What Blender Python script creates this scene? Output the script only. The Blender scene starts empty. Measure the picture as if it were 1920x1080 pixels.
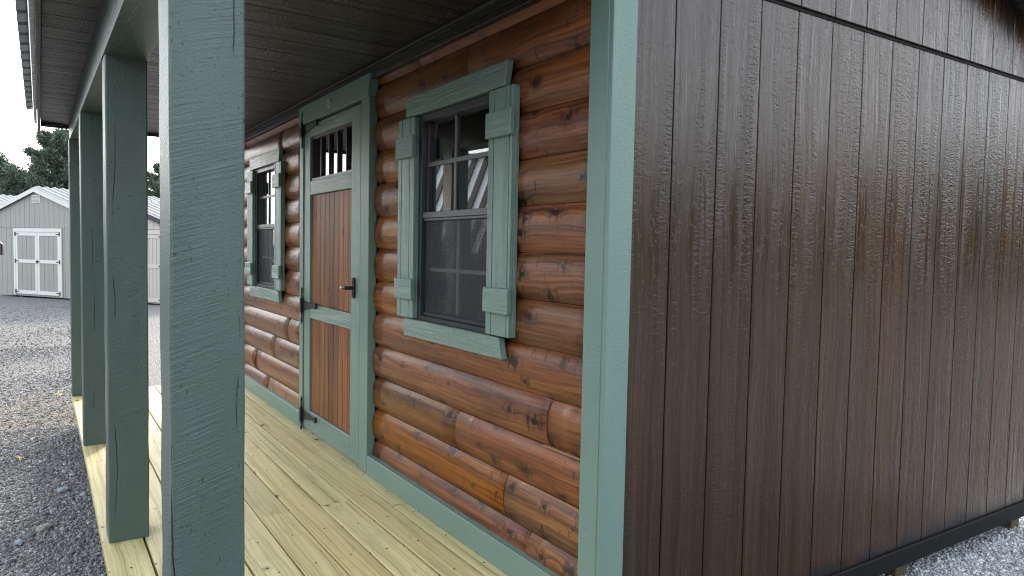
import bpy, math, random
import numpy as np
from mathutils import Vector, Matrix
random.seed(7); RNG = np.random.default_rng(11)
R = math.radians
SC = bpy.context.scene
COL = SC.collection

# ------------------------------------------------------------------ camera
cam_d = bpy.data.cameras.new("camera"); cam = bpy.data.objects.new("camera", cam_d); COL.objects.link(cam)
cam_d.sensor_width = 36.0; cam_d.lens = 36.0 * 1354.776 / 1920.0
cam_d.clip_start = 0.05; cam_d.clip_end = 3000
RC = ((-0.5460897, -0.0543004, 0.8359650), (-0.8375063, 0.0125001, -0.5462846), (0.0192139, -0.9984464, -0.0523031))
cam.matrix_world = Matrix(((RC[0][0], -RC[0][1], -RC[0][2], 0.0), (RC[1][0], -RC[1][1], -RC[1][2], 1.4),
                           (RC[2][0], -RC[2][1], -RC[2][2], 1.176), (0, 0, 0, 1)))
SC.camera = cam

# ------------------------------------------------------------------ world and sun
SUN_EL, SUN_AZ = 24.0, -27.0          # elevation, angle of the sun from +x towards -y
world = bpy.data.worlds.new("World"); SC.world = world; world.use_nodes = True
wn = world.node_tree; wn.nodes.clear()
wo = wn.nodes.new("ShaderNodeOutputWorld"); bg = wn.nodes.new("ShaderNodeBackground"); sky = wn.nodes.new("ShaderNodeTexSky")
sky.sky_type = 'NISHITA'; sky.sun_disc = False
sky.sun_elevation = R(SUN_EL); sky.sun_rotation = R(90 - SUN_AZ)
sky.air_density = 1.0; sky.dust_density = 4.0; sky.ozone_density = 1.0; sky.altitude = 100
bg.inputs["Strength"].default_value = 0.15
hz = wn.nodes.new("ShaderNodeHueSaturation"); hz.inputs["Saturation"].default_value = 0.38      # hazy evening air
wn.links.new(sky.outputs[0], hz.inputs["Color"]); 
hz.inputs["Value"].default_value = 0.72
ad = wn.nodes.new("ShaderNodeMix"); ad.data_type = 'RGBA'; ad.blend_type = 'ADD'; ad.inputs[0].default_value = 1.0      # even white haze over the whole sky
ad.inputs[7].default_value = (1.75, 1.92, 2.10, 1.0)
wn.links.new(hz.outputs[0], ad.inputs[6]); wn.links.new(ad.outputs[2], bg.inputs[0]); wn.links.new(bg.outputs[0], wo.inputs[0])
sun_d = bpy.data.lights.new("sun", 'SUN'); sun = bpy.data.objects.new("sun", sun_d); COL.objects.link(sun)
sun_d.energy = 1.0; sun_d.angle = R(6.0); sun_d.color = (1.0, 0.90, 0.76)
sv = Vector((math.cos(R(SUN_EL)) * math.cos(R(SUN_AZ)), math.cos(R(SUN_EL)) * math.sin(R(SUN_AZ)), math.sin(R(SUN_EL))))
sun.location = sv * 60; sun.rotation_euler = (-sv).to_track_quat('-Z', 'Y').to_euler()
SC.view_settings.view_transform = 'Standard'; SC.view_settings.look = 'None'
SC.view_settings.exposure = 2.1; SC.view_settings.gamma = 1.0
SC.render.engine = 'CYCLES'; SC.cycles.max_bounces = 7; SC.cycles.diffuse_bounces = 4; SC.cycles.transparent_max_bounces = 10
SC.cycles.use_denoising = True; SC.cycles.denoising_prefilter = 'NONE'; SC.cycles.filter_width = 1.1; SC.cycles.sample_clamp_indirect = 4.0

# ------------------------------------------------------------------ node helper
class NT:
    def __init__(s, name):
        s.m = bpy.data.materials.new(name); s.m.use_nodes = True
        s.t = s.m.node_tree; s.t.nodes.clear(); s.L = s.t.links
        s.out = s.n("ShaderNodeOutputMaterial")
    def n(s, k): return s.t.nodes.new(k)
    def put(s, sock, v):
        if isinstance(v, bpy.types.NodeSocket): s.L.new(v, sock)
        elif isinstance(v, (tuple, list)):
            d = sock.default_value
            sock.default_value = tuple(v) + (1.0,) if len(d) == 4 and len(v) == 3 else tuple(v)
        else: sock.default_value = v
    def math(s, op, a, b=0.0, c=0.0, clamp=False):
        x = s.n("ShaderNodeMath"); x.operation = op; x.use_clamp = clamp
        for i, v in enumerate((a, b, c)): s.put(x.inputs[i], v)
        return x.outputs[0]
    def uv(s): return s.n("ShaderNodeUVMap").outputs[0]
    def obj(s): return s.n("ShaderNodeTexCoord").outputs["Object"]
    def rnd(s): return s.n("ShaderNodeNewGeometry").outputs["Random Per Island"]
    def sep(s, v):
        x = s.n("ShaderNodeSeparateXYZ"); s.put(x.inputs[0], v); return x.outputs
    def comb(s, a, b, c=0.0):
        x = s.n("ShaderNodeCombineXYZ")
        for i, v in enumerate((a, b, c)): s.put(x.inputs[i], v)
        return x.outputs[0]
    def scale(s, v, k):
        x = s.n("ShaderNodeVectorMath"); x.operation = 'MULTIPLY'; s.put(x.inputs[0], v); s.put(x.inputs[1], k); return x.outputs[0]
    def add(s, v, k):
        x = s.n("ShaderNodeVectorMath"); x.operation = 'ADD'; s.put(x.inputs[0], v); s.put(x.inputs[1], k); return x.outputs[0]
    def noise(s, v, scale=(1, 1, 1), detail=3.0, rough=0.55, dist=0.0, color=False):
        x = s.n("ShaderNodeTexNoise"); s.put(x.inputs["Vector"], s.scale(v, scale)); x.inputs["Scale"].default_value = 1.0
        x.inputs["Detail"].default_value = detail; x.inputs["Roughness"].default_value = rough; x.inputs["Distortion"].default_value = dist
        return x.outputs[1 if color else 0]
    def voro(s, v, scale=(1, 1, 1), feature='F1', rand=1.0, dim='3D'):
        x = s.n("ShaderNodeTexVoronoi"); x.voronoi_dimensions = dim; x.feature = feature; s.put(x.inputs["Vector"], s.scale(v, scale))
        x.inputs["Scale"].default_value = 1.0; x.inputs["Randomness"].default_value = rand
        return x.outputs
    def white(s, w):
        x = s.n("ShaderNodeTexWhiteNoise"); x.noise_dimensions = '1D'; s.put(x.inputs["W"], w); return x.outputs[0]
    def step(s, v, a, b):
        x = s.n("ShaderNodeMapRange"); x.interpolation_type = 'SMOOTHSTEP'
        for i, k in enumerate((v, a, b)): s.put(x.inputs[i], k)
        return x.outputs[0]
    def lin(s, v, a, b, c, d):
        x = s.n("ShaderNodeMapRange")
        for i, k in enumerate((v, a, b, c, d)): s.put(x.inputs[i], k)
        return x.outputs[0]
    def ramp(s, f, stops):
        x = s.n("ShaderNodeValToRGB"); s.put(x.inputs[0], f); e = x.color_ramp.elements
        while len(e) < len(stops): e.new(0.5)
        for k, (p, c) in zip(e, stops): k.position = p; k.color = tuple(c) + (1,)
        return x.outputs[0]
    def mix(s, f, a, b, mode='MIX'):
        x = s.n("ShaderNodeMix"); x.data_type = 'RGBA'; x.blend_type = mode
        s.put(x.inputs[0], f); s.put(x.inputs[6], a); s.put(x.inputs[7], b); return x.outputs[2]
    def hsv(s, c, h=0.5, sat=1.0, v=1.0):
        x = s.n("ShaderNodeHueSaturation"); s.put(x.inputs["Color"], c); s.put(x.inputs["Hue"], h)
        s.put(x.inputs["Saturation"], sat); s.put(x.inputs["Value"], v); return x.outputs[0]
    def bump(s, h, dist=0.002, strength=1.0, normal=None):
        x = s.n("ShaderNodeBump"); x.inputs["Strength"].default_value = strength; x.inputs["Distance"].default_value = dist
        s.put(x.inputs["Height"], h)
        if normal is not None: s.put(x.inputs["Normal"], normal)
        return x.outputs[0]
    def done(s, color, rough=0.5, normal=None, spec=0.5, coat=0.0, coat_rough=0.2, metal=0.0):
        p = s.n("ShaderNodeBsdfPrincipled"); s.put(p.inputs["Base Color"], color); s.put(p.inputs["Roughness"], rough)
        s.put(p.inputs["Specular IOR Level"], spec); s.put(p.inputs["Metallic"], metal)
        s.put(p.inputs["Coat Weight"], coat); s.put(p.inputs["Coat Roughness"], coat_rough)
        if normal is not None: s.put(p.inputs["Normal"], normal); s.put(p.inputs["Coat Normal"], normal)
        s.L.new(p.outputs[0], s.out.inputs[0]); s.bsdf = p
        return s.m

# ------------------------------------------------------------------ materials
def paint(name, col, style):
    k = NT(name); uv = k.uv(); s = k.sep(uv); u, v = s[0], s[1]
    fine = k.noise(uv, (170, 170, 1), 4, 0.6)
    if style == 'sawn':            # rough-sawn post: arcs of the saw, cracks along the grain
        arc = k.math('ADD', v, k.math('MULTIPLY', u, 0.31))
        arc = k.math('ADD', arc, k.math('MULTIPLY', k.noise(uv, (9, 4, 1), 2), 0.010))
        saw = k.noise(k.comb(k.math('MULTIPLY', u, 7.0), k.math('MULTIPLY', arc, 150.0)), (1, 1, 1), 3, 0.6)
        patch = k.step(k.noise(uv, (9, 3.2, 1), 2), 0.38, 0.58)
        grain = k.noise(uv, (120, 3.5, 1), 4, 0.6)
        fid = k.math('FLOOR', k.math('DIVIDE', u, 0.1357)); fu = k.math('SUBTRACT', u, k.math('MULTIPLY', fid, 0.1357))
        vv = k.math('ADD', v, k.math('MULTIPLY', fid, 7.3))
        u0 = k.math('ADD', k.math('ADD', 0.012, k.math('MULTIPLY', k.noise(k.comb(0.0, vv), (1, 1.1, 1), 2, 0.4), 0.11)), k.math('MULTIPLY', k.noise(k.comb(0.0, vv), (1, 22, 1), 2, 0.5), 0.006))
        cm = k.step(k.noise(k.comb(3.0, vv), (1, 2.6, 1), 3), 0.50, 0.57)
        crack = k.math('MULTIPLY', k.step(k.math('ABSOLUTE', k.math('SUBTRACT', fu, u0)), 0.0016, 0.0006), cm)
        pits = k.math('MULTIPLY', k.step(k.noise(uv, (170, 80, 1), 2), 0.63, 0.70), k.step(k.noise(uv, (16, 8, 1), 2), 0.50, 0.62))
        h = k.math('ADD', k.math('MULTIPLY', k.math('MULTIPLY', saw, patch), 0.85), k.math('MULTIPLY', fine, 0.45))
        h = k.math('ADD', h, k.math('MULTIPLY', grain, k.math('MULTIPLY_ADD', patch, -0.30, 0.5)))
        h = k.math('SUBTRACT', h, k.math('MULTIPLY', crack, 2.2)); h = k.math('SUBTRACT', h, k.math('MULTIPLY', pits, 0.8))
        c = k.mix(k.noise(uv, (11, 2, 1), 4), tuple(x * .78 for x in col), tuple(x * 1.20 for x in col))
        c = k.mix(k.math('MULTIPLY', k.step(saw, 0.52, 0.30), k.math('MULTIPLY', patch, 0.30)), c, tuple(x * .6 for x in col))
        c = k.mix(crack, c, (0.012, 0.016, 0.015)); c = k.mix(k.math('MULTIPLY', pits, 0.7), c, tuple(x * .25 for x in col))
        return k.done(c, k.lin(fine, 0.3, 0.7, 0.32, 0.50), k.bump(h, 0.0024), 0.5)
    if style == 'board':           # smooth painted board, faint dimples
        g = k.noise(uv, (150, 22, 1), 3, 0.6); d = k.noise(uv, (75, 110, 1), 3, 0.6, 0.6)
        h = k.math('ADD', k.math('MULTIPLY', g, 0.35), k.math('ADD', k.math('MULTIPLY', d, 0.6), k.math('MULTIPLY', fine, 0.3)))
        c = k.mix(k.noise(uv, (9, 3, 1), 4), tuple(x * .9 for x in col), tuple(x * 1.1 for x in col))
        return k.done(c, k.lin(d, 0.3, 0.7, 0.34, 0.5), k.bump(h, 0.0022), 0.5)
    if style == 'emboss':          # engineered siding trim: ripples across the grain
        rp = k.noise(uv, (34, 125, 1), 3, 0.55, 1.2); g = k.noise(uv, (190, 6, 1), 3, 0.6)
        m = k.step(k.noise(uv, (26, 1.6, 1), 2), 0.42, 0.6)
        h = k.math('ADD', k.math('MULTIPLY', rp, m), k.math('MULTIPLY', g, k.math('MULTIPLY_ADD', m, -0.5, 0.8)))
        h = k.math('ADD', h, k.math('MULTIPLY', fine, 0.2))
        c = k.mix(k.noise(uv, (60, 4, 1), 4), tuple(x * .82 for x in col), tuple(x * 1.15 for x in col))
        return k.done(c, k.lin(rp, 0.3, 0.7, 0.27, 0.42), k.bump(h, 0.0050), 0.6)

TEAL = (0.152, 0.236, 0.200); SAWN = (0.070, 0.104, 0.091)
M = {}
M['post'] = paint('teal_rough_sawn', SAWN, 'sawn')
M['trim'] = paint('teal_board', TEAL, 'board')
M['emboss'] = paint('teal_embossed', TEAL, 'emboss')

def siding(name, dark, light, rough, band=False, off=0.0, bd=0.0014, spec=0.5, coat=0.0):   # grooved panel siding with a pressed cedar texture
    k = NT(name); uv0 = k.uv(); s = k.sep(uv0); u, v = s[0], s[1]
    b = k.math('FLOOR', k.math('DIVIDE', k.math('ADD', u, off), 0.2032)); rb = k.white(b)
    uv = k.comb(k.math('ADD', u, k.math('MULTIPLY', rb, 3.0)), k.math('ADD', v, k.math('MULTIPLY', rb, 17.0)))
    rp = k.noise(uv, (30, 88, 1), 2, 0.5, 1.0)
    rp2 = k.noise(uv, (60, 190, 1), 2, 0.5, 0.8)
    ve = k.noise(uv, (155, 3.0, 1), 4, 0.6)
    wrp = k.math('ADD', k.sep(uv)[0], k.math('MULTIPLY', k.noise(uv, (2.5, 2.2, 1), 2), 0.06))
    uvw = k.comb(wrp, k.sep(uv)[1])
    pl = k.noise(uvw, (46, 1.3, 1), 3, 0.62)
    plat = k.step(pl, 0.47, 0.51); plat2 = k.step(pl, 0.58, 0.605)
    m = k.math('MULTIPLY', k.step(k.noise(uvw, (13, 0.55, 1), 2), 0.44, 0.52), k.lin(k.noise(uv, (5, 1.7, 1), 3, 0.6), 0.36, 0.60, 0.30, 1.0))      # ripple zones against long grain zones
    tear = k.step(k.noise(uv, (38, 26, 1), 3, 0.6, 1.0), 0.60, 0.66)
    h = k.math('MULTIPLY', k.math('ADD', k.math('MULTIPLY', rp, 1.5), k.math('MULTIPLY', rp2, 0.45)), m)
    g = k.math('ADD', k.math('MULTIPLY', plat, 0.32), k.math('ADD', k.math('MULTIPLY', ve, 0.30), k.math('MULTIPLY', plat2, 0.40)))
    g = k.math('ADD', g, k.math('MULTIPLY', tear, 0.28))
    h = k.math('ADD', h, k.math('MULTIPLY', g, k.math('SUBTRACT', 1.0, k.math('MULTIPLY', m, 0.72))))
    st = k.noise(uvw, (34, 0.45, 1), 4, 0.62)
    c = k.ramp(st, [(0.30, dark), (0.52, tuple((a + b_) / 2 for a, b_ in zip(dark, light))), (0.72, light)])
    c = k.hsv(c, 0.5, k.lin(rb, 0, 1, 0.85, 1.1), k.lin(rb, 0, 1, 0.82, 1.18))
    rg = k.lin(k.noise(uvw, (30, 0.7, 1), 3), 0.35, 0.65, rough - 0.07, rough + 0.10)
    if band:                      # black overspray along the foot of the wall
        z = k.math('ADD', v, k.math('MULTIPLY', k.noise(uv0, (7, 2, 1), 3), 0.16))
        bf = k.step(z, 0.075, -0.02); c = k.mix(bf, c, (0.007, 0.007, 0.009)); rg = k.math('ADD', rg, k.math('MULTIPLY', bf, 0.14))
    return k.done(c, rg, k.bump(h, bd, 1.0), spec, coat, 0.14)
M['endwall'] = siding('stained_panel_siding', (0.019, 0.0086, 0.0043), (0.068, 0.0310, 0.0145), 0.21, band=True, spec=0.56)
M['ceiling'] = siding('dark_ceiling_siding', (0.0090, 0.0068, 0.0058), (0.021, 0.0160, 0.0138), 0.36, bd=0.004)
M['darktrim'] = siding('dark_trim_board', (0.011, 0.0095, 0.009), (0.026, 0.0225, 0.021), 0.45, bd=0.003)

def knots(k, uv, cell, rmin, rmax, prob):
    o = k.voro(uv, (1 / cell, 1 / cell, 1), dim='2D'); d = k.math('MULTIPLY', o[0], cell); cs = k.sep(o[1])
    on = k.step(cs[0], 1 - prob, 1 - prob + 0.01)
    r = k.lin(cs[1], 0, 1, rmin, rmax)
    core = k.math('MULTIPLY', k.step(k.math('DIVIDE', d, r), 1.12, 0.88), on)
    halo = k.math('MULTIPLY', k.step(k.math('DIVIDE', d, r), 4.2, 0.8), on)
    return core, halo, d, on

def logwood():
    k = NT('stained_log_siding'); uv0 = k.uv(); r = k.rnd()
    uv = k.add(uv0, k.comb(k.math('MULTIPLY', r, 11.0), k.math('MULTIPLY', r, 37.0)))
    s = k.sep(uv)
    core, halo, d, on = knots(k, k.scale(uv, (1.0, 0.62, 1)), 0.125, 0.0035, 0.0140, 0.72)
    uu = k.math('ADD', k.math('ADD', s[0], k.math('MULTIPLY', halo, 0.014)), k.math('MULTIPLY', k.noise(uv, (4, 1.6, 1), 2), 0.05))
    gv = k.comb(uu, s[1])
    g = k.noise(gv, (95, 1.5, 1), 5, 0.62); g2 = k.noise(gv, (26, 0.8, 1), 3, 0.6); fine = k.noise(gv, (330, 6, 1), 2, 0.6)
    f = k.math('ADD', k.math('MULTIPLY', g, 0.6), k.math('MULTIPLY', g2, 0.45))
    c = k.ramp(f, [(0.36, (0.046, 0.0105, 0.0028)), (0.50, (0.155, 0.042, 0.0085)), (0.60, (0.250, 0.074, 0.0130)), (0.74, (0.340, 0.110, 0.0185))])
    c = k.mix(k.step(fine, 0.56, 0.72), c, k.mix(0.5, c, (0.05, 0.014, 0.005)))
    big = k.noise(uv, (7, 1.1, 1), 4, 0.65)
    c = k.mix(k.math('MULTIPLY', k.step(big, 0.52, 0.68), 0.50), c, (0.034, 0.0090, 0.0050))
    c = k.hsv(c, k.lin(r, 0, 1, 0.496, 0.512), k.lin(k.white(k.math('MULTIPLY', r, 71.0)), 0, 1, 0.88, 1.06), k.lin(k.white(k.math('MULTIPLY', r, 33.0)), 0, 1, 0.82, 1.14))
    # dark blotches above and below knots, black scars
    sm = k.math('MULTIPLY', halo, k.step(k.noise(uv, (14, 44, 1), 4, 0.65), 0.44, 0.56))
    c = k.mix(k.math('MULTIPLY', sm, 0.92), c, (0.014, 0.008, 0.008))
    sc = k.math('MULTIPLY', k.step(k.noise(uv, (13, 52, 1), 3, 0.6, 0.8), 0.63, 0.68), k.step(k.noise(uv, (3.0, 2.2, 1), 2), 0.50, 0.58))
    c = k.mix(k.math('MULTIPLY', sc, 0.85), c, (0.013, 0.008, 0.008))
    smoke = k.math('MULTIPLY', k.step(k.noise(uv, (8, 5, 1), 4, 0.7), 0.56, 0.72), 0.55)
    c = k.mix(smoke, c, (0.030, 0.014, 0.012))
    ring = k.noise(k.comb(k.math('MULTIPLY', d, 900.0), 0.0), (1, 1, 1), 2)
    c = k.mix(core, c, k.mix(ring, (0.008, 0.005, 0.005), (0.040, 0.014, 0.008)))
    # nail heads on the stud lines
    nv = k.sep(uv0)
    fx = k.math('SUBTRACT', k.math('FRACT', k.math('DIVIDE', k.math('ADD', nv[1], k.math('MULTIPLY', r, 0.05)), 0.406)), 0.5)
    fu = k.math('SUBTRACT', k.math('FRACT', k.math('DIVIDE', nv[0], 0.088)), 0.5)
    nd = k.math('SQRT', k.math('ADD', k.math('POWER', k.math('MULTIPLY', fx, 0.406), 2.0), k.math('POWER', k.math('MULTIPLY', fu, 0.088), 2.0)))
    nail = k.step(nd, 0.0032, 0.0018); c = k.mix(nail, c, (0.01, 0.007, 0.006))
    h = k.math('ADD', k.math('MULTIPLY', g, 0.5), k.math('SUBTRACT', k.math('MULTIPLY', fine, 0.25), k.math('ADD', k.math('MULTIPLY', core, 0.3), sc)))
    h = k.math('ADD', h, k.math('MULTIPLY', k.noise(uv, (16, 9, 1), 2), 1.5))
    return k.done(c, k.lin(g, 0.3, 0.7, 0.27, 0.42), k.bump(h, 0.0020), 0.36, 0.04, 0.12)
M['log'] = logwood()

def plankwood():                  # narrow varnished boards of the door
    k = NT('varnished_door_boards'); r = k.rnd()
    uv = k.add(k.uv(), k.comb(k.math('MULTIPLY', r, 9.0), k.math('MULTIPLY', r, 41.0)))
    core, halo, d, on = knots(k, k.scale(uv, (1.0, 0.5, 1)), 0.10, 0.004, 0.009, 0.28)
    s = k.sep(uv); gv = k.comb(k.math('ADD', s[0], k.math('ADD', k.math('MULTIPLY', halo, 0.01), k.math('MULTIPLY', k.noise(uv, (3, 2.5, 1), 2), 0.03))), s[1])
    g = k.noise(gv, (150, 1.6, 1), 4, 0.6)
    c = k.ramp(g, [(0.33, (0.050, 0.013, 0.005)), (0.52, (0.185, 0.063, 0.018)), (0.70, (0.36, 0.150, 0.045))])
    c = k.hsv(c, 0.5, 1.0, k.lin(r, 0, 1, 0.62, 1.30)); c = k.mix(core, c, (0.04, 0.017, 0.009))
    return k.done(c, 0.5, k.bump(g, 0.0016), 0.35, 0.06, 0.3)
M['plank'] = plankwood()

def deckwood():
    k = NT('pressure_treated_pine'); uv0 = k.uv(); r = k.rnd()
    uv = k.add(uv0, k.comb(k.math('MULTIPLY', r, 13.0), k.math('MULTIPLY', r, 47.0)))
    core, halo, d, on = knots(k, k.scale(uv, (1.0, 0.62, 1)), 0.165, 0.005, 0.0150, 0.28)
    s = k.sep(uv)
    wv = k.math('ADD', s[0], k.math('ADD', k.math('MULTIPLY', halo, 0.014), k.math('MULTIPLY', k.noise(uv, (5, 1.1, 1), 3), 0.07)))
    gv = k.comb(wv, s[1])
    g = k.noise(gv, (120, 0.9, 1), 4, 0.6); gl = k.noise(gv, (30, 0.5, 1), 3, 0.6)
    f = k.math('ADD', k.math('MULTIPLY', g, 0.55), k.math('MULTIPLY', gl, 0.5))
    c = k.ramp(f, [(0.36, (0.265, 0.205, 0.078)), (0.50, (0.51, 0.435, 0.195)), (0.66, (0.65, 0.565, 0.275))])
    c = k.hsv(c, k.lin(r, 0, 1, 0.489, 0.505), k.lin(r, 0, 1, 1.0, 0.88), k.lin(k.white(k.math('MULTIPLY', r, 57.0)), 0, 1, 0.92, 1.20))
    c = k.mix(k.math('MULTIPLY', k.step(k.noise(uv, (8, 3.5, 1), 4, 0.6), 0.52, 0.74), 0.38), c, (0.32, 0.275, 0.145))
    c = k.mix(k.math('MULTIPLY', halo, 0.32), c, (0.28, 0.20, 0.085)); c = k.mix(core, c, (0.085, 0.058, 0.030))
    sm = k.math('MULTIPLY', k.step(k.noise(uv, (26, 9, 1), 4, 0.65), 0.63, 0.72), 0.45)
    c = k.mix(sm, c, (0.11, 0.095, 0.06))
    nv = k.sep(uv0)                # screw heads in pairs over the joists
    fx = k.math('SUBTRACT', k.math('FRACT', k.math('DIVIDE', nv[1], 0.305)), 0.5)
    fu = k.math('SUBTRACT', k.math('FRACT', k.math('DIVIDE', k.math('ADD', nv[0], 0.0385), 0.07125)), 0.5)
    nd = k.math('SQRT', k.math('ADD', k.math('POWER', k.math('MULTIPLY', k.math('ADD', fx, k.math('MULTIPLY', r, 0.06)), 0.305), 2.0), k.math('POWER', k.math('MULTIPLY', fu, 0.07125), 2.0)))
    nail = k.step(nd, 0.0058, 0.0036); c = k.mix(nail, c, (0.035, 0.028, 0.018))
    h = k.math('SUBTRACT', k.math('ADD', k.math('MULTIPLY', g, 0.6), k.math('MULTIPLY', gl, 0.6)), k.math('MULTIPLY', nail, 1.5))
    return k.done(c, 0.62, k.bump(h, 0.0022), 0.3)
M['deck'] = deckwood()

def simple(name, col, rough=0.5, spec=0.5, metal=0.0, var=0.12, sc=(30, 30, 30), bumpd=0.0006, coat=0.0):
    k = NT(name); o = k.obj(); n = k.noise(o, sc, 4, 0.6)
    c = k.mix(n, tuple(x * (1 - var) for x in col), tuple(x * (1 + var) for x in col))
    return k.done(c, k.lin(n, 0.3, 0.7, max(0.05, rough - 0.06), rough + 0.06), k.bump(n, bumpd), spec, coat, 0.2, metal)
M['stud'] = None
def pine():
    k = NT('pale_framing_lumber'); uv = k.uv(); core, halo, d, on = knots(k, k.scale(uv, (1.0, 0.7, 1)), 0.11, 0.003, 0.008, 0.25)
    g = k.noise(uv, (90, 2, 1), 4); c = k.ramp(g, [(0.3, (0.66, 0.54, 0.33)), (0.7, (0.86, 0.76, 0.54))])
    c = k.mix(core, c, (0.16, 0.09, 0.04)); return k.done(c, 0.6, k.bump(g, 0.0006), 0.3)
M['stud'] = pine()
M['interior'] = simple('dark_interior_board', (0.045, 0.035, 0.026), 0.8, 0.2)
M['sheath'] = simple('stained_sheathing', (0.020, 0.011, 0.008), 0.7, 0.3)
M['winframe'] = simple('charcoal_vinyl_frame', (0.024, 0.026, 0.032), 0.38, 0.5)
M['muntin'] = simple('grey_window_bar', (0.085, 0.085, 0.092), 0.35, 0.5)
M['black'] = simple('black_iron', (0.008, 0.008, 0.010), 0.42, 0.5)
M['gap'] = simple('black_flashing', (0.006, 0.006, 0.007), 0.7, 0.2)
M['chrome'] = simple('bright_metal', (0.62, 0.62, 0.62), 0.25, 0.5, 1.0)
M['plaque'] = simple('pale_cast_plaque', (0.40, 0.38, 0.34), 0.45, 0.5, 0.3, 0.45, (160, 160, 160))
M['roofmetal'] = simple('grey_painted_roof_metal', (0.085, 0.105, 0.115), 0.38, 0.6, 0.3, 0.08, (3, 3, 3))
M['drip'] = simple('white_drip_edge', (0.82, 0.82, 0.80), 0.28, 0.6)
M['whitetrim'] = simple('white_trim', (0.60, 0.595, 0.57), 0.6, 0.3, 0, 0.06, (9, 9, 9))
M['fasciadark'] = simple('charcoal_fascia', (0.040, 0.036, 0.036), 0.5, 0.4)
def shedwall(name, col):
    k = NT(name); uv = k.uv(); g = k.noise(uv, (60, 2, 1), 4); n2 = k.noise(uv, (3, 1.2, 1), 3)
    c = k.mix(g, tuple(x * .86 for x in col), tuple(x * 1.12 for x in col)); c = k.mix(k.math('MULTIPLY', n2, 0.3), c, tuple(x * .8 for x in col))
    return k.done(c, 0.6, k.bump(g, 0.003), 0.3)
M['shedgrey'] = shedwall('grey_shed_siding', (0.300, 0.295, 0.274))
M['shedgroove'] = simple('grey_shed_groove', (0.20, 0.197, 0.185), 0.8, 0.2)
M['shedbeige'] = shedwall('beige_shed_siding', (0.47, 0.43, 0.385))
M['beigegroove'] = simple('beige_shed_groove', (0.24, 0.215, 0.19), 0.8, 0.2)
M['beigetrim'] = simple('beige_trim', (0.50, 0.465, 0.42), 0.6, 0.3)
M['paleroof'] = simple('pale_roof_metal', (0.30, 0.31, 0.31), 0.5, 0.5, 0.0, 0.08, (2, 2, 2))
M['brightroof'] = simple('bright_roof_metal', (0.85, 0.86, 0.86), 0.3, 0.5, 0.0, 0.06, (2, 2, 2))
M['rawedge'] = simple('unstained_wood_edge', (0.42, 0.25, 0.12), 0.6, 0.3)
M['palebar'] = simple('pale_window_bar', (0.30, 0.30, 0.31), 0.4, 0.4)
M['timber'] = simple('treated_skid_timber', (0.085, 0.068, 0.040), 0.8, 0.3, 0, 0.5, (6, 60, 90), 0.003)
M['shedbrown'] = shedwall('dark_shed_siding', (0.030, 0.028, 0.028))

def glass():
    k = NT('window_glass'); fr = k.n("ShaderNodeFresnel"); fr.inputs["IOR"].default_value = 1.52
    f = k.math('MULTIPLY', fr.outputs[0], 3.4, clamp=True)
    tr = k.n("ShaderNodeBsdfTransparent"); tr.inputs[0].default_value = (0.97, 0.98, 0.97, 1)
    gl = k.n("ShaderNodeBsdfGlossy"); gl.inputs["Roughness"].default_value = 0.0
    mx = k.n("ShaderNodeMixShader"); k.put(mx.inputs[0], f); k.L.new(tr.outputs[0], mx.inputs[1]); k.L.new(gl.outputs[0], mx.inputs[2])
    k.L.new(mx.outputs[0], k.out.inputs[0]); return k.m
M['glass'] = glass()
def screen():
    k = NT('insect_screen'); uv = k.uv()
    tr = k.n("ShaderNodeBsdfTransparent"); df = k.n("ShaderNodeBsdfPrincipled")
    df.inputs["Base Color"].default_value = (0.042, 0.047, 0.058, 1); df.inputs["Roughness"].default_value = 0.55
    w = k.noise(uv, (420, 420, 1), 1); mx = k.n("ShaderNodeMixShader")
    k.put(mx.inputs[0], k.lin(w, 0.3, 0.7, 0.32, 0.36))
    k.L.new(tr.outputs[0], mx.inputs[1]); k.L.new(df.outputs[0], mx.inputs[2]); k.L.new(mx.outputs[0], k.out.inputs[0]); return k.m
M['screen'] = screen()

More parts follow.
